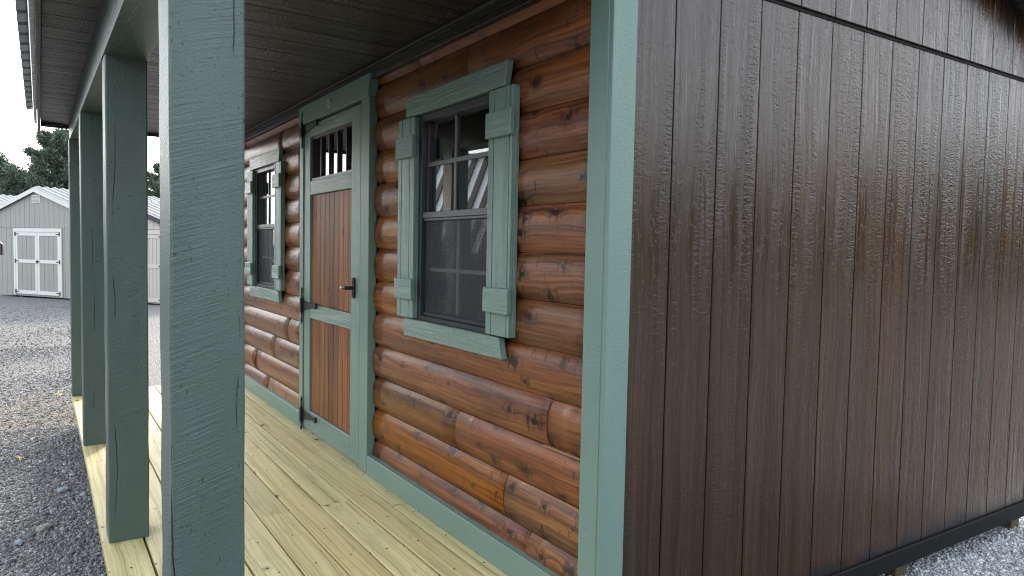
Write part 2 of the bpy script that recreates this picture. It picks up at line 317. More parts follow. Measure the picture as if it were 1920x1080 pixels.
def gravelmat():
    k = NT('gravel_ground'); o = k.obj()
    v1 = k.voro(o, (75, 75, 75)); v2 = k.voro(o, (190, 190, 190)); s1 = k.sep(v1[1])
    c1 = k.ramp(s1[0], [(0.0, (0.100, 0.102, 0.107)), (0.5, (0.170, 0.170, 0.171)), (0.85, (0.215, 0.212, 0.206)), (1.0, (0.32, 0.31, 0.30))])
    s2 = k.sep(v2[1]); c2 = k.ramp(s2[0], [(0.0, (0.08, 0.08, 0.082)), (1.0, (0.24, 0.236, 0.23))])
    c = k.mix(0.45, c1, c2)
    big = k.noise(o, (0.45, 1.1, 1), 4, 0.6); c = k.mix(k.math('MULTIPLY', k.step(big, 0.40, 0.72), 0.15), c, (0.170, 0.155, 0.132))
    fines = k.noise(o, (3.5, 5, 1), 4, 0.65); c = k.mix(k.math('MULTIPLY', k.step(fines, 0.55, 0.80), 0.30), c, (0.080, 0.073, 0.066))
    trk = k.noise(o, (1.3, 0.16, 1), 3, 0.6); c = k.mix(k.math('MULTIPLY', k.step(trk, 0.45, 0.80), 0.15), c, (0.26, 0.25, 0.235))
    yy = k.math('ADD', k.sep(o)[1], k.math('MULTIPLY', k.noise(o, (1.5, 1.5, 1), 3), 0.6))
    px_, py_ = k.sep(o)[0], k.sep(o)[1]
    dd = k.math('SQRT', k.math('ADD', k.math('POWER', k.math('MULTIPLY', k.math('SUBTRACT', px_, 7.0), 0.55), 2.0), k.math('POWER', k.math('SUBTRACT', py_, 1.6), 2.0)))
    c = k.mix(k.math('MULTIPLY', k.step(k.math('ADD', dd, k.math('MULTIPLY', k.noise(o, (2.5, 2.5, 1), 4), 0.7)), 1.35, 0.6), 0.7), c, (0.165, 0.128, 0.088))   # tan oval patch by the far end of the deck
    pale_c = k.ramp(s1[0], [(0.0, (0.20, 0.215, 0.23)), (0.5, (0.40, 0.415, 0.43)), (1.0, (0.66, 0.665, 0.67))])
    c = k.mix(k.math('MULTIPLY', k.step(yy, -1.2, -1.9), k.step(k.math('ADD', k.sep(o)[0], k.math('MULTIPLY', k.noise(o, (2, 2, 1), 3), 0.4)), 1.3, 1.7)), c, pale_c)                  # paler stone colour towards the far foot of the end wall
    h = k.math('ADD', k.math('MULTIPLY', v1[0], -1.0), k.math('MULTIPLY', v2[0], -0.5))
    return k.done(c, 0.85, k.bump(h, 0.012), 0.25)
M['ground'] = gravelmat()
def pebble(name, gain):
    k = NT(name); r = k.rnd(); o = k.obj()
    c = k.ramp(r, [(0.0, (0.088, 0.090, 0.097)), (0.35, (0.145, 0.147, 0.154)), (0.65, (0.205, 0.204, 0.202)), (0.86, (0.275, 0.268, 0.256)), (1.0, (0.36, 0.36, 0.355))]) if gain < 2 else k.ramp(r, [(0.0, (0.17, 0.185, 0.20)), (0.45, (0.36, 0.375, 0.39)), (1.0, (0.70, 0.705, 0.71))])
    n = k.noise(o, (140, 140, 140), 3); c = k.mix(n, k.hsv(c, 0.5, 1, 0.75), k.hsv(c, 0.5, 1, 1.2))
    return k.done(c, 0.8, k.bump(n, 0.003), 0.25)
M['pebble'] = pebble('gravel_stones', 1); M['palestone'] = pebble('pale_gravel', 3)  # second mix is paler, for the end wall side
M['bluestone'] = simple('blue_grey_stone', (0.22, 0.25, 0.28), 0.7, 0.3, 0, 0.25, (60, 60, 60), 0.003)
M['tanstone'] = simple('tan_grey_stone', (0.24, 0.22, 0.20), 0.7, 0.3, 0, 0.3, (60, 60, 60), 0.003)
def leafmat():
    k = NT('pine_needles'); r = k.rnd(); o = k.obj(); n = k.noise(o, (0.9, 0.9, 0.9), 3)
    c = k.ramp(k.math('ADD', k.math('MULTIPLY', r, 0.5), k.math('MULTIPLY', n, 0.5)), [(0.25, (0.060, 0.092, 0.070)), (0.5, (0.105, 0.145, 0.105)), (0.78, (0.155, 0.195, 0.130))])
    p = k.done(c, 0.6, None, 0.3); return p
M['needle'] = leafmat()
M['bark'] = simple('pine_bark', (0.055, 0.042, 0.032), 0.9, 0.2, 0, 0.4, (12, 12, 3), 0.02)

# ------------------------------------------------------------------ mesh helper
class MB:
    """collects faces; uv = (across the grain, along the grain) in metres"""
    def __init__(s): s.v = []; s.f = []; s.uv = []
    def face(s, pts, uvs=None, ax=0, off=(0, 0)):
        i = len(s.v); s.v += [tuple(p) for p in pts]; s.f.append(tuple(range(i, i + len(pts))))
        if uvs is None: uvs = s.auto(pts, ax, off)
        s.uv.append(uvs)
    @staticmethod
    def auto(pts, ax, off):
        n = (Vector(pts[1]) - Vector(pts[0])).cross(Vector(pts[2]) - Vector(pts[0]))
        d = max(range(3), key=lambda i: abs(n[i]))
        if d == ax: a, b = [i for i in range(3) if i != d]
        else: b = ax; a = [i for i in range(3) if i not in (d, ax)][0]
        return [(p[a] + off[0] + (0.37 * d), p[b] + off[1]) for p in pts]
    def idx(s, verts, faces, uvs=None, ax=0, off=(0, 0)):      # shared vertices: one island
        i = len(s.v); s.v += [tuple(p) for p in verts]
        for q, f in enumerate(faces):
            s.f.append(tuple(i + k for k in f)); pts = [verts[k] for k in f]
            s.uv.append(uvs[q] if uvs else s.auto(pts, ax, off))
    def box(s, x0, x1, y0, y1, z0, z1, ax=0, off=None, T=None):
        x0, x1 = min(x0, x1), max(x0, x1); y0, y1 = min(y0, y1), max(y0, y1); z0, z1 = min(z0, z1), max(z0, z1)
        V = [(x0, y0, z0), (x1, y0, z0), (x1, y1, z0), (x0, y1, z0), (x0, y0, z1), (x1, y0, z1), (x1, y1, z1), (x0, y1, z1)]
        s.hexa(V, ax, off, T)
    def hexa(s, V, ax=0, off=None, T=None):
        F = [(0, 3, 2, 1), (4, 5, 6, 7), (0, 1, 5, 4), (1, 2, 6, 5), (2, 3, 7, 6), (3, 0, 4, 7)]
        if off is None: off = (random.uniform(0, 5), random.uniform(0, 5))
        uvs = [MB.auto([V[k] for k in f], ax, off) for f in F]
        if T: V = [T(*p) for p in V]
        s.idx(V, F, uvs)
    def tube(s, pts, r, n=8, caps=True):
        pts = [Vector(p) for p in pts]; rr = r if isinstance(r, (list, tuple)) else [r] * len(pts)
        V = []; F = []
        for i, p in enumerate(pts):
            t = (pts[min(i + 1, len(pts) - 1)] - pts[max(i - 1, 0)]).normalized()
            a = t.orthogonal().normalized() if i == 0 else (pa - t * pa.dot(t)).normalized()
            pa = a; b = t.cross(a)
            for k in range(n):
                w = 2 * math.pi * k / n; V.append(tuple(p + (a * math.cos(w) + b * math.sin(w)) * rr[i]))
        for i in range(len(pts) - 1):
            for k in range(n):
                k2 = (k + 1) % n; F.append((i * n + k, i * n + k2, (i + 1) * n + k2, (i + 1) * n + k))
        if caps: F.append(tuple(range(n - 1, -1, -1))); F.append(tuple((len(pts) - 1) * n + k for k in range(n)))
        s.idx(V, F, ax=2)
    def disc(s, c, ax, r, d, n=20, sy=1.0):       # short cylinder along axis ax
        o = [i for i in range(3) if i != ax]; V = []
        for e in (0, d):
            for k in range(n):
                w = 2 * math.pi * k / n; p = list(c); p[ax] += e; p[o[0]] += r * math.cos(w); p[o[1]] += r * sy * math.sin(w); V.append(tuple(p))
        F = [tuple(range(n)), tuple(range(2 * n - 1, n - 1, -1))] + [(k, (k + 1) % n, n + (k + 1) % n, n + k) for k in range(n)]
        s.idx(V, F, ax=2)
    def build(s, name, mat, parent=None, bevel=0.0, smooth=False, seg=1):
        me = bpy.data.meshes.new(name); me.from_pydata(s.v, [], s.f)
        ul = me.uv_layers.new(name="UVMap"); flat = [c for u in s.uv for p in u for c in p]; ul.data.foreach_set("uv", flat)
        me.materials.append(mat); me.validate()
        o = bpy.data.objects.new(name, me); COL.objects.link(o)
        import bmesh
        bm = bmesh.new(); bm.from_mesh(me); bmesh.ops.recalc_face_normals(bm, faces=bm.faces); bm.to_mesh(me); bm.free()
        if smooth: me.polygons.foreach_set("use_smooth", [True] * len(me.polygons))
        if bevel:
            b = o.modifiers.new("bevel", 'BEVEL'); b.width = bevel; b.segments = seg; b.limit_method = 'ANGLE'; b.angle_limit = R(40)
        if parent: attach(o, parent)
        return o
def attach(o, parent):
    bpy.context.view_layer.update()
    o.parent = parent; o.matrix_parent_inverse = parent.matrix_world.inverted()
def empty(name, loc, rz=0.0):
    e = bpy.data.objects.new(name, None); e.location = loc; e.rotation_euler = (0, 0, rz); e.empty_display_size = 0.3
    COL.objects.link(e); bpy.context.view_layer.update(); return e
def tag(o, label, cat, group=None, kind=None):
    o['label'] = label; o['category'] = cat
    if group: o['group'] = group
    if kind: o['kind'] = kind
    return o
def each(name, mat, parent, *boxes, ax=0, bevel=0.0):        # every board an object of its own
    return [one(name, mat, parent, b, ax=ax, bevel=bevel) for b in boxes]
def one(name, mat, parent, *boxes, ax=0, bevel=0.0):
    m = MB()
    for b in boxes: m.box(*b, ax=ax)
    return m.build(name, mat, parent, bevel)

# ------------------------------------------------------------------ ground
GZ0 = -0.255
def gz(x): return GZ0 - 0.0077 * min(35.0, max(0.0, x - 5.0))
def make_ground():
    xs = np.concatenate([[-1500, -200, -40, -8], np.arange(-2, 42, 0.5), [60, 120, 400, 1500]])
    ys = np.concatenate([[-1500, -200, -40, -12], np.arange(-8, 8.1, 0.5), [12, 40, 200, 1500]])
    V = []; F = []
    for y in ys:
        for x in xs: V.append((x, y, gz(x) + (0.004 * math.sin(x * 1.7 + y * 2.3) * math.sin(y * 1.1 - x * .6) if abs(y) < 9 and -2 < x < 42 and not (0.8 < x < 7.2 and -4 < y < 1.6) else 0)))
    nx = len(xs)
    for j in range(len(ys) - 1):
        for i in range(nx - 1): F.append((j * nx + i, j * nx + i + 1, (j + 1) * nx + i + 1, (j + 1) * nx + i))
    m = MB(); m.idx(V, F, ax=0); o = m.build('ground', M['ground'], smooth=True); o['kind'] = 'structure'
make_ground()

def unseen_hills():  # added behind the camera to darken low reflections in the end wall
    k = NT('unseen_hill'); o = k.obj(); n = k.noise(o, (.5, .5, .8), 5, .7)
    m = k.done(k.ramp(n, [(.35, (.012, .018, .010)), (.65, (.045, .058, .030))]), .9, k.bump(n, .8), .1)
    V = []; F = []; na, nr = 90, 7
    for i in range(na + 1):
        a = R(88 + 196 * i / na)
        for j in range(nr):
            r = 34 + 5 * j + 2 * math.sin(i * .9); hh = [0, 4.2, 6.4, 7.4, 8.2, 8.6, 0][j] * (1 + .14 * math.sin(i * 1.3) + .10 * math.sin(i * 2.9 + 1)) * min(1, i / 6, (na - i) / 6)
            V.append((r * math.cos(a), r * math.sin(a), GZ0 - .05 + hh + random.uniform(-.5, .5) * (0 < j < nr - 1)))
    for i in range(na):
        for j in range(nr - 1): F.append((i * nr + j, (i + 1) * nr + j, (i + 1) * nr + j + 1, i * nr + j + 1))
    mb = MB(); mb.idx(V, F, ax=2); o = mb.build('unseen_hills', m); o['kind'] = 'structure'
def unseen_bank():  # added out of view to block light reaching the porch and posts
    V = []; F = []; na, nr = 26, 6
    for i in range(na + 1):
        a = R(118 + 62 * i / na)
        for j in range(nr):
            r = 3.6 + .75 * j; hh = [0, 1.7, 2.9, 3.3, 3.2, 0][j] * (1 + .06 * math.sin(i * 1.3)) * min(1, (i + .3) / 4, (na - i + .3) / 4)
            V.append((.2 + r * math.cos(a), 1.2 + r * math.sin(a), GZ0 - .05 + hh))
    for i in range(na):
        for j in range(nr - 1): F.append((i * nr + j, (i + 1) * nr + j, (i + 1) * nr + j + 1, i * nr + j + 1))
    mb = MB(); mb.idx(V, F, ax=2); o = mb.build('light_block_bank', bpy.data.materials['unseen_hill'], smooth=True); o['kind'] = 'structure'
unseen_hills(); unseen_bank()
def ico():
    t = (1 + 5 ** .5) / 2
    v = np.array([(-1, t, 0), (1, t, 0), (-1, -t, 0), (1, -t, 0), (0, -1, t), (0, 1, t), (0, -1, -t), (0, 1, -t), (t, 0, -1), (t, 0, 1), (-t, 0, -1), (-t, 0, 1)]) / math.sqrt(1 + t * t)
    f = np.array([(0, 11, 5), (0, 5, 1), (0, 1, 7), (0, 7, 10), (0, 10, 11), (1, 5, 9), (5, 11, 4), (11, 10, 2), (10, 7, 6), (7, 1, 8), (3, 9, 4), (3, 4, 2), (3, 2, 6), (3, 6, 8), (3, 8, 9), (4, 9, 5), (2, 4, 11), (6, 2, 10), (8, 6, 7), (9, 8, 1)])
    return v, f
def raw_mesh(name, V, F, mat):
    me = bpy.data.meshes.new(name); n, k = F.shape
    me.vertices.add(len(V)); me.vertices.foreach_set("co", V.astype(np.float32).ravel())
    me.loops.add(n * k); me.loops.foreach_set("vertex_index", F.astype(np.int32).ravel())
    me.polygons.add(n); me.polygons.foreach_set("loop_start", np.arange(0, n * k, k, dtype=np.int32))
    me.update(calc_edges=True); me.validate(); me.materials.append(mat)
    o = bpy.data.objects.new(name, me); COL.objects.link(o); return o
def scatter_gravel(right):
    P = []; S = []
    def zone(n, x0, x1, yf, smin, smax):
        x = RNG.uniform(x0, x1, n); lo, hi = yf(x); y = RNG.uniform(0, 1, n) * (hi - lo) + lo
        s = smin + (smax - smin) * RNG.uniform(0, 1, n) ** 3.2
        P.append(np.stack([x, y], 1)); S.append(s)
    if right:
        zone(26000, 1.45, 2.8, lambda x: (x * 0 - 3.6, x * 0 - 1.75), 0.003, 0.011)
    else:
        zone(30000, 3.3, 6.6, lambda x: (x * 0 + 1.15, 1.50 + .055 * x), 0.0025, 0.0115)
        zone(520, 3.3, 6.6, lambda x: (x * 0 + 1.15, 1.50 + .055 * x), 0.009, 0.021)
        zone(14000, 6.6, 12.0, lambda x: (x * 0 + 0.75, 1.50 + .055 * x), 0.004, 0.014)
        zone(7000, 12.0, 20.5, lambda x: (x * 0 + 0.2, 1.50 + .055 * x), 0.006, 0.018)
    P = np.concatenate(P); S = np.concatenate(S); n = len(P)
    v, f = ico(); k = len(v)
    ax = RNG.normal(size=(n, 3)); q = np.concatenate([RNG.normal(size=(n, 1)), ax], 1); q /= np.linalg.norm(q, axis=1)[:, None]
    w, x, y, z = q.T
    rot = np.stack([np.stack([1 - 2 * (y * y + z * z), 2 * (x * y - z * w), 2 * (x * z + y * w)], 1), np.stack([2 * (x * y + z * w), 1 - 2 * (x * x + z * z), 2 * (y * z - x * w)], 1), np.stack([2 * (x * z - y * w), 2 * (y * z + x * w), 1 - 2 * (x * x + y * y)], 1)], 1)
    loc = v[None] * (1 + RNG.uniform(-.22, .22, (n, k, 1))) * np.stack([RNG.uniform(.8, 1.4, n), RNG.uniform(.7, 1.1, n), RNG.uniform(.45, .8, n)], 1)[:, None, :]
    V = np.einsum('nij,nkj->nki', rot, loc) * S[:, None, None]
    g = np.array([gz(a) for a in P[:, 0]]) + S * 0.15
    V += np.stack([P[:, 0], P[:, 1], g], 1)[:, None, :]
    F = (f[None] + (np.arange(n) * k)[:, None, None]).reshape(-1, 3)
    o = raw_mesh('gravel', V.reshape(-1, 3), F, M['palestone' if right else 'pebble'])
    tag(o, 'pale blue white crushed stone at the foot of the brown end wall' if right else 'dark grey gravel spread over the yard left of the porch deck', 'gravel', kind='stuff')
scatter_gravel(False); scatter_gravel(True)
def stone(x, y, r, mat, label):
    import bmesh
    bm = bmesh.new(); bmesh.ops.create_icosphere(bm, subdivisions=3, radius=r)
    for v in bm.verts:
        n = v.co.normalized(); k = 1 + .16 * math.sin(5 * n.x + 3 * n.y + r * 99) * math.cos(4 * n.z + 2 * n.x) + .07 * math.sin(11 * n.y + 7 * n.z)
        v.co = Vector((v.co.x * 1.35 * k, v.co.y * .9 * k, v.co.z * .62 * k))
    me = bpy.data.meshes.new('stone'); bm.to_mesh(me); bm.free(); me.materials.append(mat)
    for p in me.polygons: p.use_smooth = True
    o = bpy.data.objects.new('stone', me); COL.objects.link(o); o.location = (x, y, gz(x) + r * .45); o.rotation_euler = (0, .1, r * 300)
    return tag(o, label, 'stone')
stone(4.80, 1.305, 0.026, M['bluestone'], 'rounded blue grey stone on dark gravel left of the second porch post')
stone(4.05, 1.50, 0.022, M['bluestone'], 'pale blue stone in the gravel at the bottom left corner')
stone(4.20, 1.40, 0.027, M['tanstone'], 'flat tan stone in the gravel near the deck corner')

def straw(x, y, ln, label, seed):
    r = random.Random(seed); m = MB()
    for k in range(4):
        a = r.uniform(-.9, .9); p = Vector((x + r.uniform(-.02, .02), y + r.uniform(-.015, .015), gz(x) + .012)); d = Vector((math.cos(a), math.sin(a), r.uniform(.1, .5))) * ln * r.uniform(.5, 1)
        m.tube([p - d * .4, p + Vector((0, 0, .006)), p + d * .6], [.0025, .004, .0012], 5)
    tag(m.build('straw', M['straw'], smooth=True), label, 'straw')
M['straw'] = simple('dry_straw', (0.55, 0.44, 0.22), 0.7, 0.2)
straw(5.64, 1.53, .09, 'pale straw bits on the shaded dark gravel near the deck', 2)
straw(7.95, 1.27, .16, 'yellow straw tuft on the sunlit gravel beside the farthest post', 4)
# ------------------------------------------------------------------ the porch cabin
CAB = tag(empty('porch_cabin', (4.1, -0.9, GZ0)), 'log sided cabin shed with covered porch, sage green posts and dark brown end wall', 'cabin')
XE, XF = 1.648, 6.56            # end wall plane, far end
DOORX = (3.485, 4.655)
W1 = (2.318, 2.958)             # window opening, second one WS further along
WS = 2.93

# log wall -----------------------------------------------------------------
def log_wall(xa, xb):
    m = MB(); pitch = 0.165; z00 = 0.013; N = 9
    holes = [(DOORX[0] - .002, DOORX[1] + .002, -1, 2.10)] + [(W1[0] + d - 0.02, W1[1] + d + 0.02, 0.83, 1.80) for d in (0, WS)]
    joints = {0: [2.063, 5.55], 1: [2.217, 5.9], 2: [2.592, 5.35], 3: [1.952, 5.0], 4: [], 5: [], 6: [], 7: [], 8: [], 9: [], 10: [], 11: [4.143 - 1.6, 5.163], 12: [3.0]}
    for i in range(13):
        z0 = z00 + pitch * i; z1 = min(z0 + pitch, 2.092)
        if z1 - z0 < .03: continue
        solid = [(xa, xb)]
        for hx0, hx1, hz0, hz1 in holes:
            if z0 < hz1 - .02 and z1 > hz0 + .02:
                ns = []
                for a, b in solid:
                    if hx0 > a: ns.append((a, min(b, hx0)))
                    if hx1 < b: ns.append((max(a, hx1), b))
                solid = [q for q in ns if q[1] - q[0] > .02]
        segs = []
        for a, b in solid:
            js = [j for j in joints.get(i, []) if a + .05 < j < b - .05]
            pts = [a] + js + [b]
            for q in range(len(pts) - 1): segs.append((pts[q] + (.0015 if q else 0), pts[q + 1] - (.0015 if q < len(pts) - 2 else 0)))
        for a, b in segs:
            full = pitch; dy = random.uniform(-.002, .002); gap = random.uniform(.0004, .0014)
            prof = []; ns = 12
            for q in range(ns + 1):
                t = q / ns; zz = z0 + gap + (full - 2 * gap) * t
                if zz > z1: zz = z1
                bul = max(0.0, 1 - abs(2 * t - 1) ** 2.5)
                prof.append((-.052 + .024 * bul ** 0.85 + dy * bul, zz))
            n = max(2, int((b - a) / .12)); V = []; U = []
            ph = random.uniform(0, 9)
            arc = [0.0]
            for q in range(ns): arc.append(arc[-1] + math.hypot(prof[q + 1][0] - prof[q][0], prof[q + 1][1] - prof[q][1]))
            oy = i * 1.7 + a * .31
            for e in range(n + 1):
                x = a + (b - a) * e / n
                for q, (y, z) in enumerate(prof):
                    V.append((x, y + .0012 * math.sin(x * 5 + ph) * (1 if 0 < q < ns else 0), z)); U.append((arc[q] + i * .1760, x + oy * 0))
            F = []; UV = []
            for e in range(n):
                for q in range(ns):
                    c = (e * (ns + 1) + q, (e + 1) * (ns + 1) + q, (e + 1) * (ns + 1) + q + 1, e * (ns + 1) + q + 1); F.append(c); UV.append([U[j] for j in c])
            # end caps back to the sheathing
            for e in (0, n):
                base = e * (ns + 1); i0 = len(V); V += [(V[base][0], -.0605, prof[0][1]), (V[base][0], -.0605, prof[-1][1])]; U += [(0, 0), (.1, .1)]
                c = [base + q for q in range(ns + 1)] + [i0 + 1, i0]; F.append(tuple(c)); UV.append([(V[j][1] * 2 + i * .176, V[j][2] * .02 + V[j][0]) for j in c])
            m.idx(V, F, UV)
    o = m.build('log_wall', M['log'], CAB)
    for p in o.data.polygons: p.use_smooth = len(p.vertices) == 4
    return o
def sheathing(o):
    # sheathing with the same openings, behind the logs
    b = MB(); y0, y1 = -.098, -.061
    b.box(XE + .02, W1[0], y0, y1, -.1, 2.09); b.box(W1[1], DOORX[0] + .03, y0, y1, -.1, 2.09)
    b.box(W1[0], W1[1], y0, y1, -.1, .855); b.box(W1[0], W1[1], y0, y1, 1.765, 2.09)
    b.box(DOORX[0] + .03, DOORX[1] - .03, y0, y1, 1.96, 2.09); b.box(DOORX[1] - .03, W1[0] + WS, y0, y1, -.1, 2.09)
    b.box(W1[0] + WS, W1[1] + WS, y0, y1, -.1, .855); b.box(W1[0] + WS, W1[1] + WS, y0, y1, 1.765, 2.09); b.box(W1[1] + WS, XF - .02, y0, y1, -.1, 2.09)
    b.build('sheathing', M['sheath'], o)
LW = log_wall(1.70, DOORX[0] - .002); log_wall(DOORX[1] + .002, XF - .02); sheathing(LW)
each('base_trim', M['trim'], CAB, (1.745, DOORX[0] + .0, -.045, 0.0, 0.002, .102), (DOORX[1], XF - .03, -.045, 0.0, 0.002, .102), ax=0, bevel=.002)
each('corner_trim', M['trim'], CAB, (1.650, 1.738, -.060, 0.0, -.20, 2.30), (1.628, 1.648, -.092, .001, -.20, 2.30), ax=2, bevel=.0025)
each('corner_trim', M['trim'], CAB, (XF - .10, XF - .005, -.060, 0.0, -.1, 2.09), (XF - .003, XF + .02, -.092, .001, -.1, 2.09), ax=2, bevel=.0025)
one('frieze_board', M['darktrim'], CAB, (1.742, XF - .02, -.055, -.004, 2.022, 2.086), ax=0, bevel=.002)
cm = MB()                        # thin moulding line where ceiling meets the frieze
cm.box(1.742, XF - .02, -.003, .010, 2.078, 2.091); cm.build('ceiling_mould', M['darktrim'], CAB, .002)

one('bare_wood_edge', M['rawedge'], LW, (1.790, 1.990, -.055, -.0405, .5065, .5095), ax=0)
# framing lumber seen through the glass
for d in (0, WS):
    a, b = W1[0] + d, W1[1] + d
    each('stud', M['stud'], CAB, (b - .004, b + .034, -.188, -.099, 0, 2.08), (b + .036, b + .074, -.188, -.099, 0, 2.08), (a - .034, a + .004, -.188, -.099, 0, 2.08), ax=2)
    each('window_header', M['stud'], CAB, (a + .006, b - .006, -.188, -.099, 1.762, 1.80), ax=0); each('rough_sill', M['stud'], CAB, (a + .006, b - .006, -.188, -.099, .815, .853), ax=0)
# closed dark room inside
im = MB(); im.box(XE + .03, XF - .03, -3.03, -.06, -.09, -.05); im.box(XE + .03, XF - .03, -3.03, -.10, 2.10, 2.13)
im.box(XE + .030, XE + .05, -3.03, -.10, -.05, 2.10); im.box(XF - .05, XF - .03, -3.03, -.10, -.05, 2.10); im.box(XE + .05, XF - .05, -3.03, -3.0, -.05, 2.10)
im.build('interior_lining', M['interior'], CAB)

# end wall -----------------------------------------------------------------
def end_wall():
    lo = MB(); up = MB(); flat = (0, 0)
    y0 = -.060; ystart = -.270 + .2032; n = 16
    def roofz(y): return (2.62 - .163 * (y + 1.55)) if y > -1.55 else (2.62 + .25 * (y + 1.55))
    for i in range(n):
        a = ystart - .2032 * i; b = a - .2032
        a2, b2 = min(a, y0), max(b, -3.07)
        if a2 - b2 < .02: continue
        lo.box(XE, XE + .008, b2 + .0026, a2 - .0026, -.155, 2.058, ax=2, off=flat)
        sa = a + .006; sb = b + .006; sa2, sb2 = min(sa, y0), max(sb, -3.07)
        ya, yb = sa2 - .0026, sb2 + .0026
        V = [(XE - .012, yb, 2.060), (XE - .002, yb, 2.060), (XE - .002, ya, 2.060), (XE - .012, ya, 2.060),
             (XE - .012, yb, roofz(yb) - .01), (XE - .002, yb, roofz(yb) - .01), (XE - .002, ya, roofz(ya) - .01), (XE - .012, ya, roofz(ya) - .01)]
        up.hexa(V, ax=2, off=(0.11, 9.3))
    lo.box(XE + .008, XE + .016, -3.07, y0, -.155, 2.058, ax=2, off=flat)
    V = [(XE - .002, -3.07, 2.060), (XE + .0025, -3.07, 2.060), (XE + .0025, y0, 2.060), (XE - .002, y0, 2.060),
         (XE - .002, -3.07, roofz(-3.07)), (XE + .0025, -3.07, roofz(-3.07)), (XE + .0025, y0, roofz(y0)), (XE - .002, y0, roofz(y0))]
    # upper backing, built as a pentagon sheet with depth
    prof = [(-3.07, 2.060), (y0, 2.060), (y0, roofz(y0)), (-1.55, 2.62), (-3.07, roofz(-3.07))]
    k = len(prof); VV = [(XE - .002, y, z) for y, z in prof] + [(XE + .02, y, z) for y, z in prof]
    up.idx(VV, [tuple(range(k)), tuple(range(2 * k - 1, k - 1, -1))] + [(j, (j + 1) % k, k + (j + 1) % k, k + j) for j in range(k)], ax=2)
    w = lo.build('end_wall', M['endwall'], CAB, .0018)
    up.build('gable_panel', M['endwall'], w, .0018)
    one('panel_flashing', M['gap'], w, (XE - .0035, XE - .0005, -3.07, y0, 2.047, 2.0595), ax=1)
    one('skirt_board', M['gap'], w, (XE - .014, XE - .001, -3.07, y0, -.165, -.088), ax=1, bevel=.003)
end_wall()
for yy in (-.75, -1.78, -2.90, 1.07): one('skid_timber', M['timber'], CAB, (1.69, XF - .02, yy - .09, yy, GZ0 - .01, -.168), ax=0, bevel=.004)   # skids under the floor
one('back_wall', M['endwall'], CAB, (XE + .02, XF, -3.09, -3.04, -.155, 2.22), ax=2)
fe = MB(); fe.box(XF - .028, XF - .004, -3.04, -.062, -.155, 2.11, ax=2); fe.build('far_end_wall', M['endwall'], CAB)

# deck ----------------------------------------------------------------------
def deck():
    m = MB(); seams = [-.058, .066, .204, .347, .483, .621, .774, .915, 1.065, 1.212]
    cuts = {0: [3.0], 1: [5.04], 2: [3.165], 3: [4.6], 4: [3.155], 5: [5.2], 6: [], 7: [4.2], 8: []}
    for i in range(9):
        js = [1.632] + [c for c in cuts[i]] + [XF + .004]
        for q in range(len(js) - 1):
            a = js[q] + (.0018 if q else 0); b = js[q + 1] - (.0018 if q < len(js) - 2 else 0)
            g = .0036; y0, y1 = seams[i] + g, seams[i + 1] - g
            dz = random.uniform(-.0015, .0015)
            # a little bow along the board edges
            n = 10; V = []; U = []; F = []; UV = []
            ph = random.uniform(0, 6); off = (0.0, 0.0)
            for e in range(n + 1):
                x = a + (b - a) * e / n; w = .0016 * math.sin(x * 2.1 + ph); w2 = .0016 * math.sin(x * 1.7 + ph * 2)
                for (y, z) in ((y0 + w, -.037), (y0 + w, -.0022 + dz), (y0 + w + .0022, dz), (y1 + w2 - .0022, dz), (y1 + w2, -.0022 + dz), (y1 + w2, -.037)):
                    V.append((x, y, z)); U.append((y - y0 + i * 2 * .07125 + (0 if z > -.02 else .05), x))
            for e in range(n):
                for k in range(6):
                    k2 = (k + 1) % 6; c = (e * 6 + k, e * 6 + k2, (e + 1) * 6 + k2, (e + 1) * 6 + k); F.append(c); UV.append([U[j] for j in c])
            for e in (0, n):
                c = tuple(e * 6 + k for k in range(6)); F.append(c); UV.append([(V[j][1], V[j][2]) for j in c])
            m.idx(V, F, UV)
    d = m.build('porch_deck', M['deck'], CAB)
    each('rim_joist', M['timber'], d, (1.66, XF - .01, 1.10, 1.14, -.168, -.0395), (1.66, XF - .01, -.02, .02, -.168, -.0395), (1.66, 1.70, .021, 1.099, -.168, -.0395), (XF - .05, XF - .01, .021, 1.099, -.168, -.0395))
    one('deck_underlay', M['black'], d, (1.70, XF - .05, .022, 1.098, -.060, -.045))
deck()

